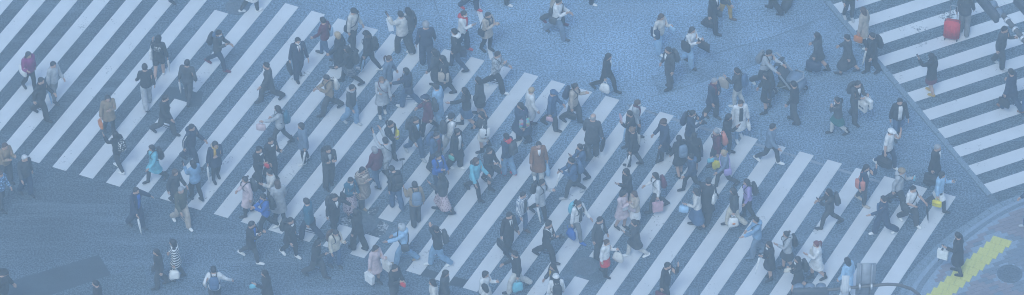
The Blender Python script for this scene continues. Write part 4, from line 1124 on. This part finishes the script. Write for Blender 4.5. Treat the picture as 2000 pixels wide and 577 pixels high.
P(1237, 324, 170, .5, 'bun:lightbrown', 'mid:black', 'slim:charcoal', BLK, 'light-haired person in black coat with white tote', ['tote:offwhite:R', 'umb:white:L'], 'bb', h=1.6)
P(1283, 411, 190, .85, 'long:dark', 'sweater:white', 'slim:charcoal', BLK, 'person in white top with maroon backpack', ['backpack:maroon', 'paper:pink:L'], 'sb', h=1.6)
P(1225, 407, 200, .4, 'long:black', 'coat:black', 'skirt:black', BLK, 'long-haired person in black dress looking at phone', ['phone:white:L'], 'sp', legs='charcoal', h=1.66)
P(1214, 447, 330, .25, 'long:black', 'mid:palepink', 'skirt:palepink', BLK, 'bare-legged person in pale pink coat', ['handbag:palepink:R'], 'cs', h=1.6)
P(1240, 447, 200, .3, 'mid:brown', 'jacket:beige', 'skirt:white', BLK, 'person in beige jacket beside the pale pink coat', ['handbag:white:L'], 'sc', h=1.58, legs='beige')
P(1242, 503, 185, .85, 'pony:dark', 'mid:charcoal', 'skirt:charcoal', WH, 'person with ponytail in dark grey coat and white tights', ['phone:white:L'], 'sp', legs='offwhite', h=1.6)
P(1168, 503, 330, .2, 'short:black', 'suit:charcoal', 'pants:charcoal', BLK, 'person in charcoal suit near lower manhole', [], 'ss', shirt='v:lightgrey', h=1.7)
P(1181, 538, 340, .35, 'clip:brown', 'jacket:white', 'slim:black', BLK, 'person in white jacket and red skirt', ['plastic:offwhite:L'], 'sp', h=1.5, extra='red_skirt')
P(1126, 466, 325, .9, 'pony:dark', 'jacket:white', 'slim:grey', 'shoe:blue', 'person with cyan backpack and blue bag', ['backpack:cyan', 'plastic:blue:R'], 'bs', h=1.64, shirt='open:charcoal')
P(1066, 509, 345, .95, 'short:black', 'sweater:black', 'pants:black', BLK, 'person in black with camera in hand', ['camera:black:R', 'cross:white:L'], 'pc', h=1.68, shirt='v:white')
P(1017, 452, 330, .35, 'short:black', 'jacket:checked', 'slim:denim', 'boot:brown', 'person in checked shirt and brown boots', [], 'ss', shirt='open:charcoal', h=1.68)
P(1054, 425, 340, .85, 'long:dark', 'mid:lightgrey', 'slim:black', BLK, 'person in light grey coat with black backpack', ['backpack:black', 'umb:white:R'], 'bp', h=1.64)
P(993, 495, 315, .2, 'short:black', 'suit:black', 'pants:black', BLK, 'person in black suit with briefcase, mid stripes', ['brief:black:R'], 'bs', shirt='v:white', tie='black', h=1.74)
P(1011, 568, 190, .95, 'short:black', 'jacket:black', 'pants:offwhite', BLK, 'person in black leather jacket and white trousers', ['plastic:cyan:L'], 'sb', h=1.7, shirt='collar:white')
P(945, 606, 340, .4, 'bob:dark', 'jacket:white', 'slim:black', BLK, 'person in white jacket at the bottom edge, centre', [], 'sp', h=1.64)
P(950, 632, 160, .3, 'mid:black', 'sweater:offwhite', 'slim:black', BLK, 'dark head just showing at bottom edge centre', [], 'ss', h=1.6)
P(1083, 592, 200, .4, 'long:black', 'mid:charcoal', 'slim:black', BLK, 'long-haired person with yellow lanyard at bottom edge', ['umb:white:L'], 'sb', h=1.66, shirt='v:mustard')
P(1086, 616, 100, .3, 'mid:black', 'jacket:white', 'slim:black', BLK, 'person in white knit hat at the bottom edge', ['backpack:black'], 'ss', hat='beanie:white', h=1.64)
P(849, 622, 185, .3, 'long:black', 'mid:offwhite', 'slim:black', BLK, 'person in off-white coat at the bottom edge', [], 'ss', h=1.62)
P(868, 605, 350, .3, 'long:dark', 'mid:charcoal', 'slim:black', BLK, 'long-haired person in charcoal coat at bottom edge', [], 'ss', h=1.64)
P(770, 596, 330, .3, 'short:black', 'jacket:black', 'pants:charcoal', BLK, 'person in black jacket with red wallet', ['pouch:red:R'], 'ps', h=1.7)
P(732, 553, 325, .25, 'mid:dark', 'mid:palepink', 'skirt:palepink', 'boot:black', 'person in pink coat with white shopping bags', ['paper:white:R', 'paper:offwhite:L'], 'bp', h=1.6)
P(791, 515, 180, .9, 'short:dark', 'hoodie:lightblue', 'pants:paledenim', 'shoe:tan', 'person in pale hood and pale jeans', ['cross:charcoal:L'], 'sh', hat='hood:lightgrey', h=1.66)
P(857, 520, 185, .8, 'short:black', 'jacket:black', 'pants:paledenim', WH, 'person in black jacket with one arm raised', ['backpack:charcoal'], 'su', h=1.7)
P(700, 488, 150, .45, 'long:black', 'jacket:black', 'wide:black', BLK, 'long-haired person in black beside the stained manhole', [], 'ss', h=1.64)
P(654, 457, 320, .45, 'short:black', 'suit:black', 'pants:black', BLK, 'person in black suit left of the stained manhole', ['backpack:charcoal'], 'so', shirt='v:white', h=1.7)
P(655, 522, 320, .3, 'short:dark', 'jacket:cream', 'slim:denim', 'shoe:charcoal', 'person in cream yellow jacket and blue jeans', ['phone:white:L', 'backpack:brown'], 'sp', h=1.6, look=(0, 18))
P(617, 542, 345, .9, 'mid:black', 'jacket:black', 'pants:charcoal', BLK, 'person in dark clothes with phone on lower asphalt', ['phone:white:R'], 'ps', h=1.62, look=(0, 16))
P(606, 469, 165, .85, 'short:dark', 'suit:teal', 'pants:navy', BLK, 'person in dark teal blazer with brown bag', ['handbag:brown:R'], 'bs', shirt='collar:white', h=1.72)
P(567, 501, 330, .6, 'short:black', 'mid:black', 'slim:black', WH, 'person in black coat and white shoes with backpack', ['backpack:black'], 'ss', shirt='collar:white', h=1.66)
P(546, 433, 120, .3, 'mid:brown', 'coat:lightgrey', 'slim:black', BLK, 'long-haired person in grey trench coat seen from behind', [], 'ss', h=1.66)
P(522, 454, 190, .85, 'short:black', 'jacket:blue', 'slim:black', WH, 'person in bright blue jacket with black backpack', ['backpack:black'], 'sp', h=1.64)
P(490, 509, 345, .9, 'short:black', 'mid:black', 'slim:charcoal', WH, 'person in black coat over blue shirt', ['phone:black:R'], 'Pp', shirt='open:blue', h=1.68)
P(524, 606, 190, .3, 'long:black', 'mid:black', 'slim:black', BLK, 'long-haired person with cyan pouch at bottom edge', ['pouch:cyan:L'], 'sp', h=1.66)
P(421, 602, 95, .4, 'short:black', 'sweater:white', 'pants:charcoal', BLK, 'person in white sweater with blue backpack, arms out', ['backpack:denim'], 'ok', h=1.66)
P(314, 561, 190, .5, 'long:black', 'jacket:black', 'pants:charcoal', BLK, 'person in black beside the striped top', ['handbag:charcoal:R'], 'bs', h=1.6)
P(346, 546, 180, .4, 'bob:black', 'mid:striped', 'slim:charcoal', BLK, 'person in black and white striped top', ['plastic:white:L'], 'sb', h=1.66)
P(267, 444, 330, .55, 'short:dark', 'jacket:navy', 'pants:navy', 'shoe:charcoal', 'person in navy jacket over blue shirt, pale umbrella', ['umb:white:R'], 'wo', shirt='open:blue', h=1.7)
P(355, 441, 320, .85, 'short:grey', 'jacket:olive', 'pants:beige', WH, 'grey-haired person in olive jacket and beige trousers', [], 'ss', h=1.7)
P(343, 405, 330, .6, 'bob:brown', 'mid:charcoal', 'slim:charcoal', BLK, 'curly-haired person behind the olive jacket', [], 'ss', h=1.62)
P(383, 390, 140, .4, 'long:black', 'jacket:paledenim', 'slim:black', BLK, 'long-haired person in denim jacket', ['phone:black:L'], 'sp', h=1.58)
P(306, 355, 200, .85, 'bob:dark', 'mid:cyan', 'skirt:cyan', 'boot:black', 'person in bright cyan coat', ['backpack:black'], 'ss', legs='charcoal', h=1.58)
P(233, 333, 150, .5, 'bob:black', 'jacket:black', 'slim:charcoal', WH, 'person in black with floral backpack', ['backpack:blackfloral'], 'sP', h=1.58)
P(214, 261, 300, .4, 'mid:dark', 'mid:tan', 'slim:black', 'boot:black', 'person in brown coat with orange bag', ['handbag:orange:R'], 'bc', h=1.66)
P(322, 263, 345, .95, 'short:black', 'jacket:black', 'pants:charcoal', BLK, 'person in black striding with a messenger bag', ['cross:black:L'], 'ss', h=1.7)
P(374, 322, 340, .85, 'short:black', 'jacket:navy', 'pants:navy', BLK, 'person in navy tracksuit with white sleeve stripe', [], 'ss', h=1.74, extra='sleeve_stripe', hood='navy')
P(422, 351, 300, .25, 'bob:dark', 'mid:navy', 'slim:black', 'boot:black', 'person in navy parka with mustard scarf', ['umb:white:R'], 'bc', scarf='mustard', h=1.64, hood='beige')
P(551, 283, 175, .8, 'mid:dark', 'jacket:lightgrey', 'slim:charcoal', 'boot:black', 'person in grey jacket with teal backpack', ['backpack:teal', 'handbag:palepink:L'], 'sh', h=1.62)
P(594, 318, 195, .25, 'bob:dark', 'mid:bluegrey', 'slim:black', WH, 'person in pale blue coat with white umbrella, centre left', ['umb:white:L'], 'bb', h=1.66)
P(643, 365, 300, .25, 'short:dark', 'jacket:charcoal', 'wide:charcoal', BLK, 'person in charcoal with crossed arms, standing', ['backpack:black'], 'cc', shirt='v:lightgrey', h=1.72)
P(506, 363, 330, .55, 'short:black', 'jacket:black', 'pants:black', BLK, 'person in black with white collar, nearer of pair', ['pouch:red:R'], 'ps', shirt='collar:white', h=1.68)
P(530, 347, 320, .3, 'short:black', 'jacket:black', 'pants:black', BLK, 'person in black, farther of the pair', ['phone:white:L'], 'sp', shirt='collar:white', h=1.7)
P(533, 406, 200, .3, 'short:black', 'jacket:offwhite', 'slim:charcoal', BLK, 'person in off-white jacket below the black pair', [], 'sp', h=1.6)
P(487, 419, 195, .55, 'bun:dark', 'coat:palepink', 'slim:black', 'boot:black', 'person in pale pink beige coat with hair up', ['backpack:charcoal'], 'ss', h=1.6)
# --- left edge
P(14, 357, 320, .3, 'short:brown', 'jacket:tan', 'pants:charcoal', BLK, 'person in tan jacket at the left edge', [], 'pp', h=1.68)
P(52, 381, 320, .4, 'short:white', 'jacket:charcoal', 'pants:darkdenim', BLK, 'white-haired person in dark jacket at lower left', [], 'ss', h=1.7)
P(4, 408, 330, .4, 'bob:brown', 'sweater:bluefloral', 'slim:charcoal', BLK, 'person in blue floral top at left edge', [], 'ss', h=1.6)
P(196, 627, 180, .3, 'short:black', 'jacket:black', 'pants:black', BLK, 'dark head at bottom edge on the smooth patch', [], 'ss', h=1.68)
P(9, 612, 350, .3, 'short:black', 'jacket:black', 'pants:black', BLK, 'person in round black hat at bottom left corner', [], 'ss', hat='beanie:black', h=1.84, bulk=1.2)
# --- right: second crossing and the pavement
P(1952, 131, 340, .5, 'short:black', 'jacket:charcoal', 'pants:charcoal', 'shoe:lightgrey', 'person in charcoal under the traffic signal', ['phone:mustard:L'], 'sp', h=1.72)
P(1882, 66, 80, .3, 'short:black', 'jacket:charcoal', 'pants:grey', 'shoe:lightgrey', 'person with the red suitcase', [], 'ss', h=1.72, group='people on the second crossing')
P(1817, 183, 155, .25, 'mid:black', 'mid:black', 'skirt:maroon', 'shoe:mustard', 'bare-legged person in black with yellow heels', ['phone:white:L'], 'sP', shirt='collar:white', h=1.64)
P(1973, 217, 150, .85, 'short:black', 'mid:navy', 'pants:darkdenim', 'shoe:camel', 'person in dark coat with briefcase at right edge', ['brief:black:L'], 'sb', h=1.72)
P(2009, 222, 160, .5, 'short:black', 'jacket:paledenim', 'pants:denim', BLK, 'person with blue bag cut by right edge', ['backpack:blue'], 'ss', h=1.72)
P(1752, 270, 290, .3, 'short:black', 'jacket:black', 'slim:denim', BLK, 'person in open black jacket over white shirt', [], 'ss', shirt='open:white', h=1.7)
P(1731, 328, 335, .85, 'short:black', 'tee:white', 'slim:darkdenim', WH, 'person in white cap and white shirt', ['duffel:black:R'], 'bm', hat='cap:white', h=1.7)
P(1822, 362, 340, .4, 'short:grey', 'mid:black', 'pants:black', BLK, 'older person in long black suit coat', ['duffel:black:R'], 'bs', shirt='v:white', h=1.72)
P(1751, 405, 345, .85, 'short:brown', 'hoodie:lightgrey', 'pants:charcoal', BLK, 'person in pale grey hooded top with headband', ['bottle:cyan:L', 'cross:black:L'], 'sp', h=1.68, hat='beanie:tan')
P(1775, 438, 325, .8, 'short:black', 'tee:white', 'pants:charcoal', WH, 'person in white T-shirt with black umbrella', ['cross:charcoal:R', 'umb:black:L'], 'fw', h=1.66)
P(1726, 458, 190, .9, 'pony:dark', 'sweater:darkdenim', 'wide:darkdenim', WH, 'person in dark blue wide trousers and white shoes', ['tote:denim:R'], 'sh', h=1.64)
P(1830, 409, 345, .9, 'bob:black', 'jacket:lightblue', 'skirt:white', BLK, 'person in pale blue jacket with yellow bag', ['handbag:yellow:R', 'phone:white:L'], 'bp', legs='charcoal', h=1.6)
P(1684, 398, 335, .5, 'mid:black', 'suit:darkdenim', 'slim:charcoal', 'shoe:beige', 'person in dark blazer with pinkish brown bag', ['tote:salmon:R'], 'bm', shirt='v:white', h=1.66)
P(1620, 444, 185, .95, 'long:black', 'jacket:charcoal', 'slim:charcoal', BLK, 'person in charcoal with grey backpack, phone raised', ['backpack:charcoal', 'phone:black:L'], 'sP', h=1.62)
P(1637, 263, 185, .7, 'pony:black', 'jacket:charcoal', 'skirt:green', 'boot:black', 'person in green skirt', [], 'sm', legs='offwhite', h=1.58, shirt='collar:white')
P(1668, 237, 320, .5, 'short:black', 'suit:charcoal', 'pants:charcoal', BLK, 'person in charcoal suit with printed white bags', ['backpack:charcoal', 'paper:white:L:navy', 'paper:offwhite:R:navy'], 'pp', shirt='v:white', h=1.72)
P(1479, 500, 190, .6, 'short:black', 'hoodie:paledenim', 'pants:bluegrey', 'boot:bluegrey', 'person in pale blue hooded top reaching forward', ['cross:charcoal:R'], 'sh', h=1.64)
P(1503, 545, 200, .15, 'long:black', 'mid:black', 'skirt:black', 'boot:black', 'bare-legged person in black dress with white cuffs', ['umb:white:L'], 'bp', h=1.58, shirt='collar:white')
P(1536, 527, 190, .35, 'bun:dark', 'hoodie:lightgrey', 'skirt:charcoal', BLK, 'person in light grey hood top with black backpack', ['backpack:black'], 'sp', h=1.6)
P(1560, 574, 190, .8, 'long:black', 'mid:black', 'skirt:black', 'boot:black', 'bare-legged person in black above the lower signal', ['backpack:black', 'pouch:cream:L'], 'sP', h=1.58, shirt='collar:white')
P(1596, 546, 190, .5, 'pony:auburn', 'mid:white', 'skirt:white', 'boot:black', 'red-haired person in white dress', ['tote:offwhite:R'], 'sp', h=1.62)
P(1655, 583, 150, .3, 'mid:black', 'coat:lightblue', 'slim:black', 'boot:black', 'person in pale blue coat behind the signal arm', [], 'ss', h=1.62)
P(1868, 539, 165, .25, 'short:black', 'coat:black', 'slim:charcoal', BLK, 'person in black coat on the corner pavement', ['umb:black:L', 'paper:white:L'], 'sf', shirt='v:white', h=1.68, group='people on the corner pavement')
P(1298, 592, 335, .55, 'short:black', 'suit:black', 'pants:black', BLK, 'person in black suit raising hand, maroon briefcase', ['brief:maroon:R'], 'bm', shirt='v:white', tie='black', h=1.72)
P(2012, 441, 190, .7, 'short:black', 'jacket:navy', 'pants:denim', 'shoe:lightgrey', 'person of whom a shoe shows at right edge', [], 'ss', group='people on the corner pavement')
P(986, 6, 340, .5, 'short:black', 'jacket:charcoal', 'pants:charcoal', WH, 'person cut by top edge right of lane line', [], 'ss')
P(1086, 73, 345, .95, 'short:dark', 'jacket:white', 'pants:bluegrey', 'shoe:charcoal', 'person in white jacket cut by top edge', ['cross:charcoal:R'], 'ps', h=1.68)
P(1082, 48, 345, .9, 'long:brown', 'jacket:beige', 'pants:charcoal', 'shoe:maroon', 'person in beige top behind the white jacket', ['cross:charcoal:L'], 'ss', h=1.66)
P(1153, 5, 340, .4, 'short:black', 'jacket:navy', 'pants:navy', WH, 'person of whom one white shoe shows at top', [], 'ss')
P(1120, 384, 190, .9, 'short:black', 'jacket:denim', 'slim:charcoal', 'shoe:lightgrey', 'person in blue denim jacket with headphones and umbrella', ['backpack:denim', 'umb:white:L', 'phone:black:L'], 'sp', h=1.66)
P(1136, 358, 190, .5, 'pony:dark', 'jacket:denim', 'slim:charcoal', BLK, 'person with ponytail in blue jacket behind denim jacket', ['backpack:charcoal', 'phone:silver:L'], 'sP', h=1.64)

# ================================================================ stroller, red suitcase, traffic signals
def stroller():
    g = gp(1541, 180); hd = R(340); a = math.atan2(math.sin(hd) / math.sin(PITCH), math.cos(hd)) - math.pi / 2
    M = Matrix.Translation((g.x, g.y, .011)) @ Matrix.Rotation(a, 4, 'Z') @ Matrix.Scale(1.15, 4)
    fr = plain('stroller_frame', (.36, .38, .40), .4, .1, 9, .4); dk = cloth('charcoal'); tyre = plain('tyre', (.03, .03, .032), .8, .1)
    mb = MB()
    for s in (-1, 1):
        mb.loft([(s * .22, -.52, 1.02), (s * .23, -.40, .92), (s * .24, .05, .45), (s * .24, .34, .14)], .026, seg=8, up=(1, 0, 0))
        mb.loft([(s * .24, .05, .45), (s * .25, -.32, .14)], .013, seg=6, up=(1, 0, 0))
    mb.loft([(-.22, -.52, 1.02), (-.10, -.55, 1.03), (.10, -.55, 1.03), (.22, -.52, 1.02)], .016, seg=6, up=(0, 0, 1))
    mb.loft([(-.25, -.32, .14), (.25, -.32, .14)], .010, seg=6); mb.loft([(-.24, .34, .14), (.24, .34, .14)], .010, seg=6)
    o = link('stroller', mb.mesh('stroller'), fr, None, 'thing', 'grey folding stroller with dark seat pushed over the open asphalt', 'stroller', None, M)
    link('seat', MB().loft([(0, -.30, .80), (0, -.18, .58), (0, -.06, .46), (0, .20, .50), (0, .34, .36)], [.20, .22, .23, .23, .20], [.05, .07, .08, .06, .05], 12, up=(0, 0, 1), sup=3).mesh('seat'), dk, o)
    link('bumper_bar', MB().loft([(-.24, .05, .62), (-.22, .30, .66), (0, .40, .68), (.22, .30, .66), (.24, .05, .62)], .024, seg=8, up=(0, 0, 1)).mesh('bumper_bar'), fr, o)
    link('canopy', MB().loft([(0, -.42, .78), (0, -.40, .90), (0, -.33, .97), (0, -.25, .98)], [.19, .21, .21, .20], [.015, .02, .02, .012], 12, up=(0, 1, 0)).mesh('canopy'), cloth('charcoal'), o)
    link('blanket', MB().loft([(0, -.02, .56), (0, .16, .58), (0, .34, .46), (0, .40, .34)], [.20, .23, .23, .20], [.08, .10, .09, .05], 12, up=(0, 0, 1), sup=3).mesh('blanket'), cloth('bluegrey'), o)
    link('basket', MB().loft([(0, -.26, .26), (0, .18, .26)], [.20, .20], [.07, .06], 10, up=(0, 0, 1), sup=3.5).mesh('basket'), cloth('olive'), o)
    for s in (-1, 1):
        for y_, r_ in ((-.33, .115), (.35, .085)):
            w_ = link('wheel', MB().loft([(s * .265 - .018, y_, r_), (s * .265 + .018, y_, r_)], r_, seg=16, up=(0, 0, 1)).mesh('wheel', False), tyre, o)
            link('hub', MB().loft([(s * .265 - .022, y_, r_), (s * .265 + .022, y_, r_)], r_ * .55, seg=12, up=(0, 0, 1)).mesh('hub', False), fr, w_)
stroller()
def red_case():
    g = gp(1858, 76)
    M = Matrix.Translation((g.x, g.y, .014)) @ Matrix.Rotation(R(-14), 4, 'Z') @ Matrix.Scale(1.12, 4)
    red = bagmat('red', .45); dk = plain('strap_dark', (.04, .042, .045), .7, .1)
    o = link('suitcase', MB().box((0, 0, .36), (.44, .26, .60)).mesh('suitcase', True, .045), red, None, 'thing', 'bright red hard-shell suitcase standing on the second crossing', 'suitcase', None, M)
    for k in range(6): link('rib', MB().box((-.165 + .066 * k, -.132, .36), (.026, .014, .46)).mesh('rib', True, .004), red, o)
    for sx in (-1, 1):
        for sy in (-1, 1): link('wheel', MB().loft([(sx * .17 - .014, sy * .09, .03), (sx * .17 + .014, sy * .09, .03)], .03, seg=10, up=(0, 0, 1)).mesh('wheel'), dk, o)
    link('pull_handle', MB().loft([(-.10, .10, .64), (-.10, .10, 1.10), (-.085, .10, 1.13), (.085, .10, 1.13), (.10, .10, 1.10), (.10, .10, .64)], .011, seg=6, up=(0, 1, 0)).mesh('pull_handle'), plain('handle_steel', (.4, .41, .43), .35, .1, 9, .6), o)
    link('zip_band', MB().box((0, 0, .36), (.452, .03, .612)).mesh('zip_band', True, .012), plain('zip_dark', (.16, .02, .03), .6, .1), o)
red_case()

m_pole = plain('signal_pole', (.12, .115, .115), .6, .2, 5, .1)
m_house = plain('signal_housing', (.075, .085, .10), .5, .2, 6)
m_visor = plain('signal_visor', (.17, .22, .29), .45, .15, 6)
m_plate = plain('sign_back', (.26, .29, .33), .5, .2, 4, .2)
m_clamp = plain('steel_clamp', (.62, .63, .65), .4, .1, 9, .4)
def on_plane(u, v, y0):
    c, s = math.cos(PITCH), math.sin(PITCH)
    a = (u - 1000.0) / FPX; b = -(v - 288.5) / FPX
    d = (a, c + b * s, -s + b * c); t = (y0 - CAMY) / d[1]
    return Vector((t * d[0], y0, CAMH + t * d[2]))
def signal_head(parent, c, ax, face, ln=1.05, lit=None):
    """horizontal three-lens head: centre, long axis, direction its lenses face"""
    up = Vector((0, 0, 1)); M = Matrix(((ax.x, face.x, 0, c.x), (ax.y, face.y, 0, c.y), (0, 0, 1, c.z), (0, 0, 0, 1)))
    h = link('signal_head', MB().loft([(-ln / 2, 0, 0), (-ln / 2 + .04, 0, 0), (ln / 2 - .04, 0, 0), (ln / 2, 0, 0)], [.06, .09, .09, .06], [.14, .18, .18, .14], 16, up=(0, 0, 1), sup=3.6).mesh('signal_head'), m_house, parent, M=M)
    for k in (-1, 0, 1):
        v = []; f = []
        for i, y_ in enumerate((.085, .28)):
            for j in range(13):
                a = R(-20) + R(220) * j / 12; r = .155 - .012 * i
                v.append((k * ln * .31 + r * math.cos(a), y_, r * math.sin(a) - .02 * i))
        for j in range(12): f.append([j, j + 1, j + 14, j + 13])
        me = mesh_py('visor', v, f, True); bm = bmesh.new(); bm.from_mesh(me); bmesh.ops.solidify(bm, geom=bm.faces[:], thickness=.008); bm.to_mesh(me); bm.free()
        link('visor', me, m_visor, h)
        link('lens', MB().loft([(k * ln * .31, .08, 0), (k * ln * .31, .105, 0)], [.14, .11], seg=18, up=(0, 0, 1)).mesh('lens'), plain('lens_%d' % k, ((.02, .08, .07), (.10, .07, .02), (.12, .015, .015))[k + 1], .25, .1), h)
    return h
def lower_signal():
    y0 = gp(1733, 555, 5.6).y
    px_ = [(1600, 568.5), (1611, 567), (1644, 564), (1676, 561), (1706, 558), (1733, 555.5), (1745, 556), (1758.6, 557.5), (1781, 565), (1796, 577), (1806, 594), (1812, 620), (1814, 660)]
    pts = [on_plane(u, v, y0) for u, v in px_]
    x_ = pts[-1].x + .02
    pts += [Vector((x_, y0, z)) for z in (2.5, 1.2, 0.1)]
    base = Vector((x_, y0, 0))
    o = link('traffic_signal', MB().loft([p - base for p in pts], [.036, .042] + [.046] * 9 + [.055, .06, .07, .075, .08], seg=12, up=(0, 1, 0)).mesh('traffic_signal'), m_pole, None, 'thing', 'curved brown grey signal arm with sign backs at the bottom right', 'traffic signal', 'traffic signals', Matrix.Translation(base))
    P_ = lambda u, v: on_plane(u, v, y0) - base
    link('pole_foot', MB().loft([(0, 0, 0), (0, 0, .10), (0, 0, .16)], [.16, .15, .08], seg=14).mesh('pole_foot'), m_pole, o)
    signal_head(o, P_(1583, 573), Vector((1, .04, 0)).normalized(), Vector((-.04, 1, 0)).normalized(), 1.02)
    c = P_(1690.5, 559); w_ = .54; zt = P_(1690, 518).z; zb = zt - 1.7
    s = link('sign_plate', MB().box((c.x, .075, (zt + zb) / 2), (w_, .03, zt - zb)).mesh('sign_plate', True, .006), m_plate, o)
    for dx in (-.165, .165):
        link('rib', MB().box((c.x + dx, .035, (zt + zb) / 2), (.06, .05, (zt - zb) * .98)).mesh('rib', True, .008), plain('rib_alu', (.27, .30, .34), .45, .15, 5, .3), s)
        link('clamp', MB().box((c.x + dx, -.02, c.z + .02), (.055, .15, .16)).mesh('clamp', True, .01), m_clamp, s)
    c = P_(1650, 563); zt = P_(1650, 534).z
    s = link('sign_plate', MB().box((c.x, -.10, (zt + zt - 1.2) / 2), (.215, .035, 1.2)).mesh('sign_plate', True, .006), plain('sign_white', (.60, .62, .64), .5, .08, 6), o)
    for k in range(4): link('rib', MB().box((c.x - .075 + .05 * k, -.122, zt - .6), (.012, .012, 1.12)).mesh('rib', True, .002), plain('sign_white', (.60, .62, .64)), s)
    for dx in (-.10, .06, .14): link('clamp', MB().box((c.x + dx, -.03, c.z), (.05, .18, .12)).mesh('clamp', True, .01), m_clamp, s)
lower_signal()
def upper_signal():
    Z = 5.6
    a, b = gp(1900, -38, Z), gp(2075, 168, Z)
    base = Vector((b.x, b.y, 0)); d = (b - a).normalized(); n = Vector((-d.y, d.x, 0))
    n = n if n.x > 0 else -n
    Q = lambda u, v, dz=0: gp(u, v, Z) - base + Vector((0, 0, dz))
    pts = [a - base, Q(1945, 14), Q(1985, 60), Q(2030, 115), Q(2062, 152), Vector((0, 0, 5.3)), Vector((0, 0, 4)), Vector((0, 0, 2)), Vector((0, 0, 0))]
    o = link('traffic_signal', MB().loft(pts, [.07, .075, .08, .085, .09, .09, .095, .10, .11], seg=12, up=(0, .3, 1)).mesh('traffic_signal'), m_pole, None, 'thing', 'dark overhead traffic signal on its arm at the upper right corner', 'traffic signal', 'traffic signals', Matrix.Translation(base))
    link('pole_foot', MB().loft([(0, 0, 0), (0, 0, .10), (0, 0, .18)], [.2, .19, .11], seg=14).mesh('pole_foot'), m_pole, o)
    signal_head(o, Q(1932, 14) - n * .05, d, n, 1.15)
    signal_head(o, Q(1985, 30, .1) + n * .30, d, n, 1.15)
    for u, v in ((1967.5, 40), (1983, 58), (1998, 76)):
        c = Q(u, v)
        k = link('clamp', MB().loft([-d * .035, d * .035], .105, seg=12, up=(0, 0, 1)).mesh('clamp'), m_clamp, o); k.location = c
upper_signal()

# ---------------------------------------------------------------- haze volume added to lay an even blue wash over everything
hz = bpy.data.materials.new('haze_air'); hz.use_nodes = True
hn = hz.node_tree.nodes; hl = hz.node_tree.links
for x in list(hn):
    if x.type == 'BSDF_PRINCIPLED': hn.remove(x)
pv_ = hn.new('ShaderNodeVolumePrincipled')
pv_.inputs['Color'].default_value = (.72, .89, 1.0, 1)
pv_.inputs['Density'].default_value = HAZE
pv_.inputs['Anisotropy'].default_value = 0.0
hl.new(pv_.outputs[0], hn['Material Output'].inputs['Volume'])
hb = MB().box((0, 0, 59.5), (320, 320, 121)).mesh('haze', False)
link('haze', hb, hz, kind='stuff', label='pale blue haze added over the crossing for an even blue wash')
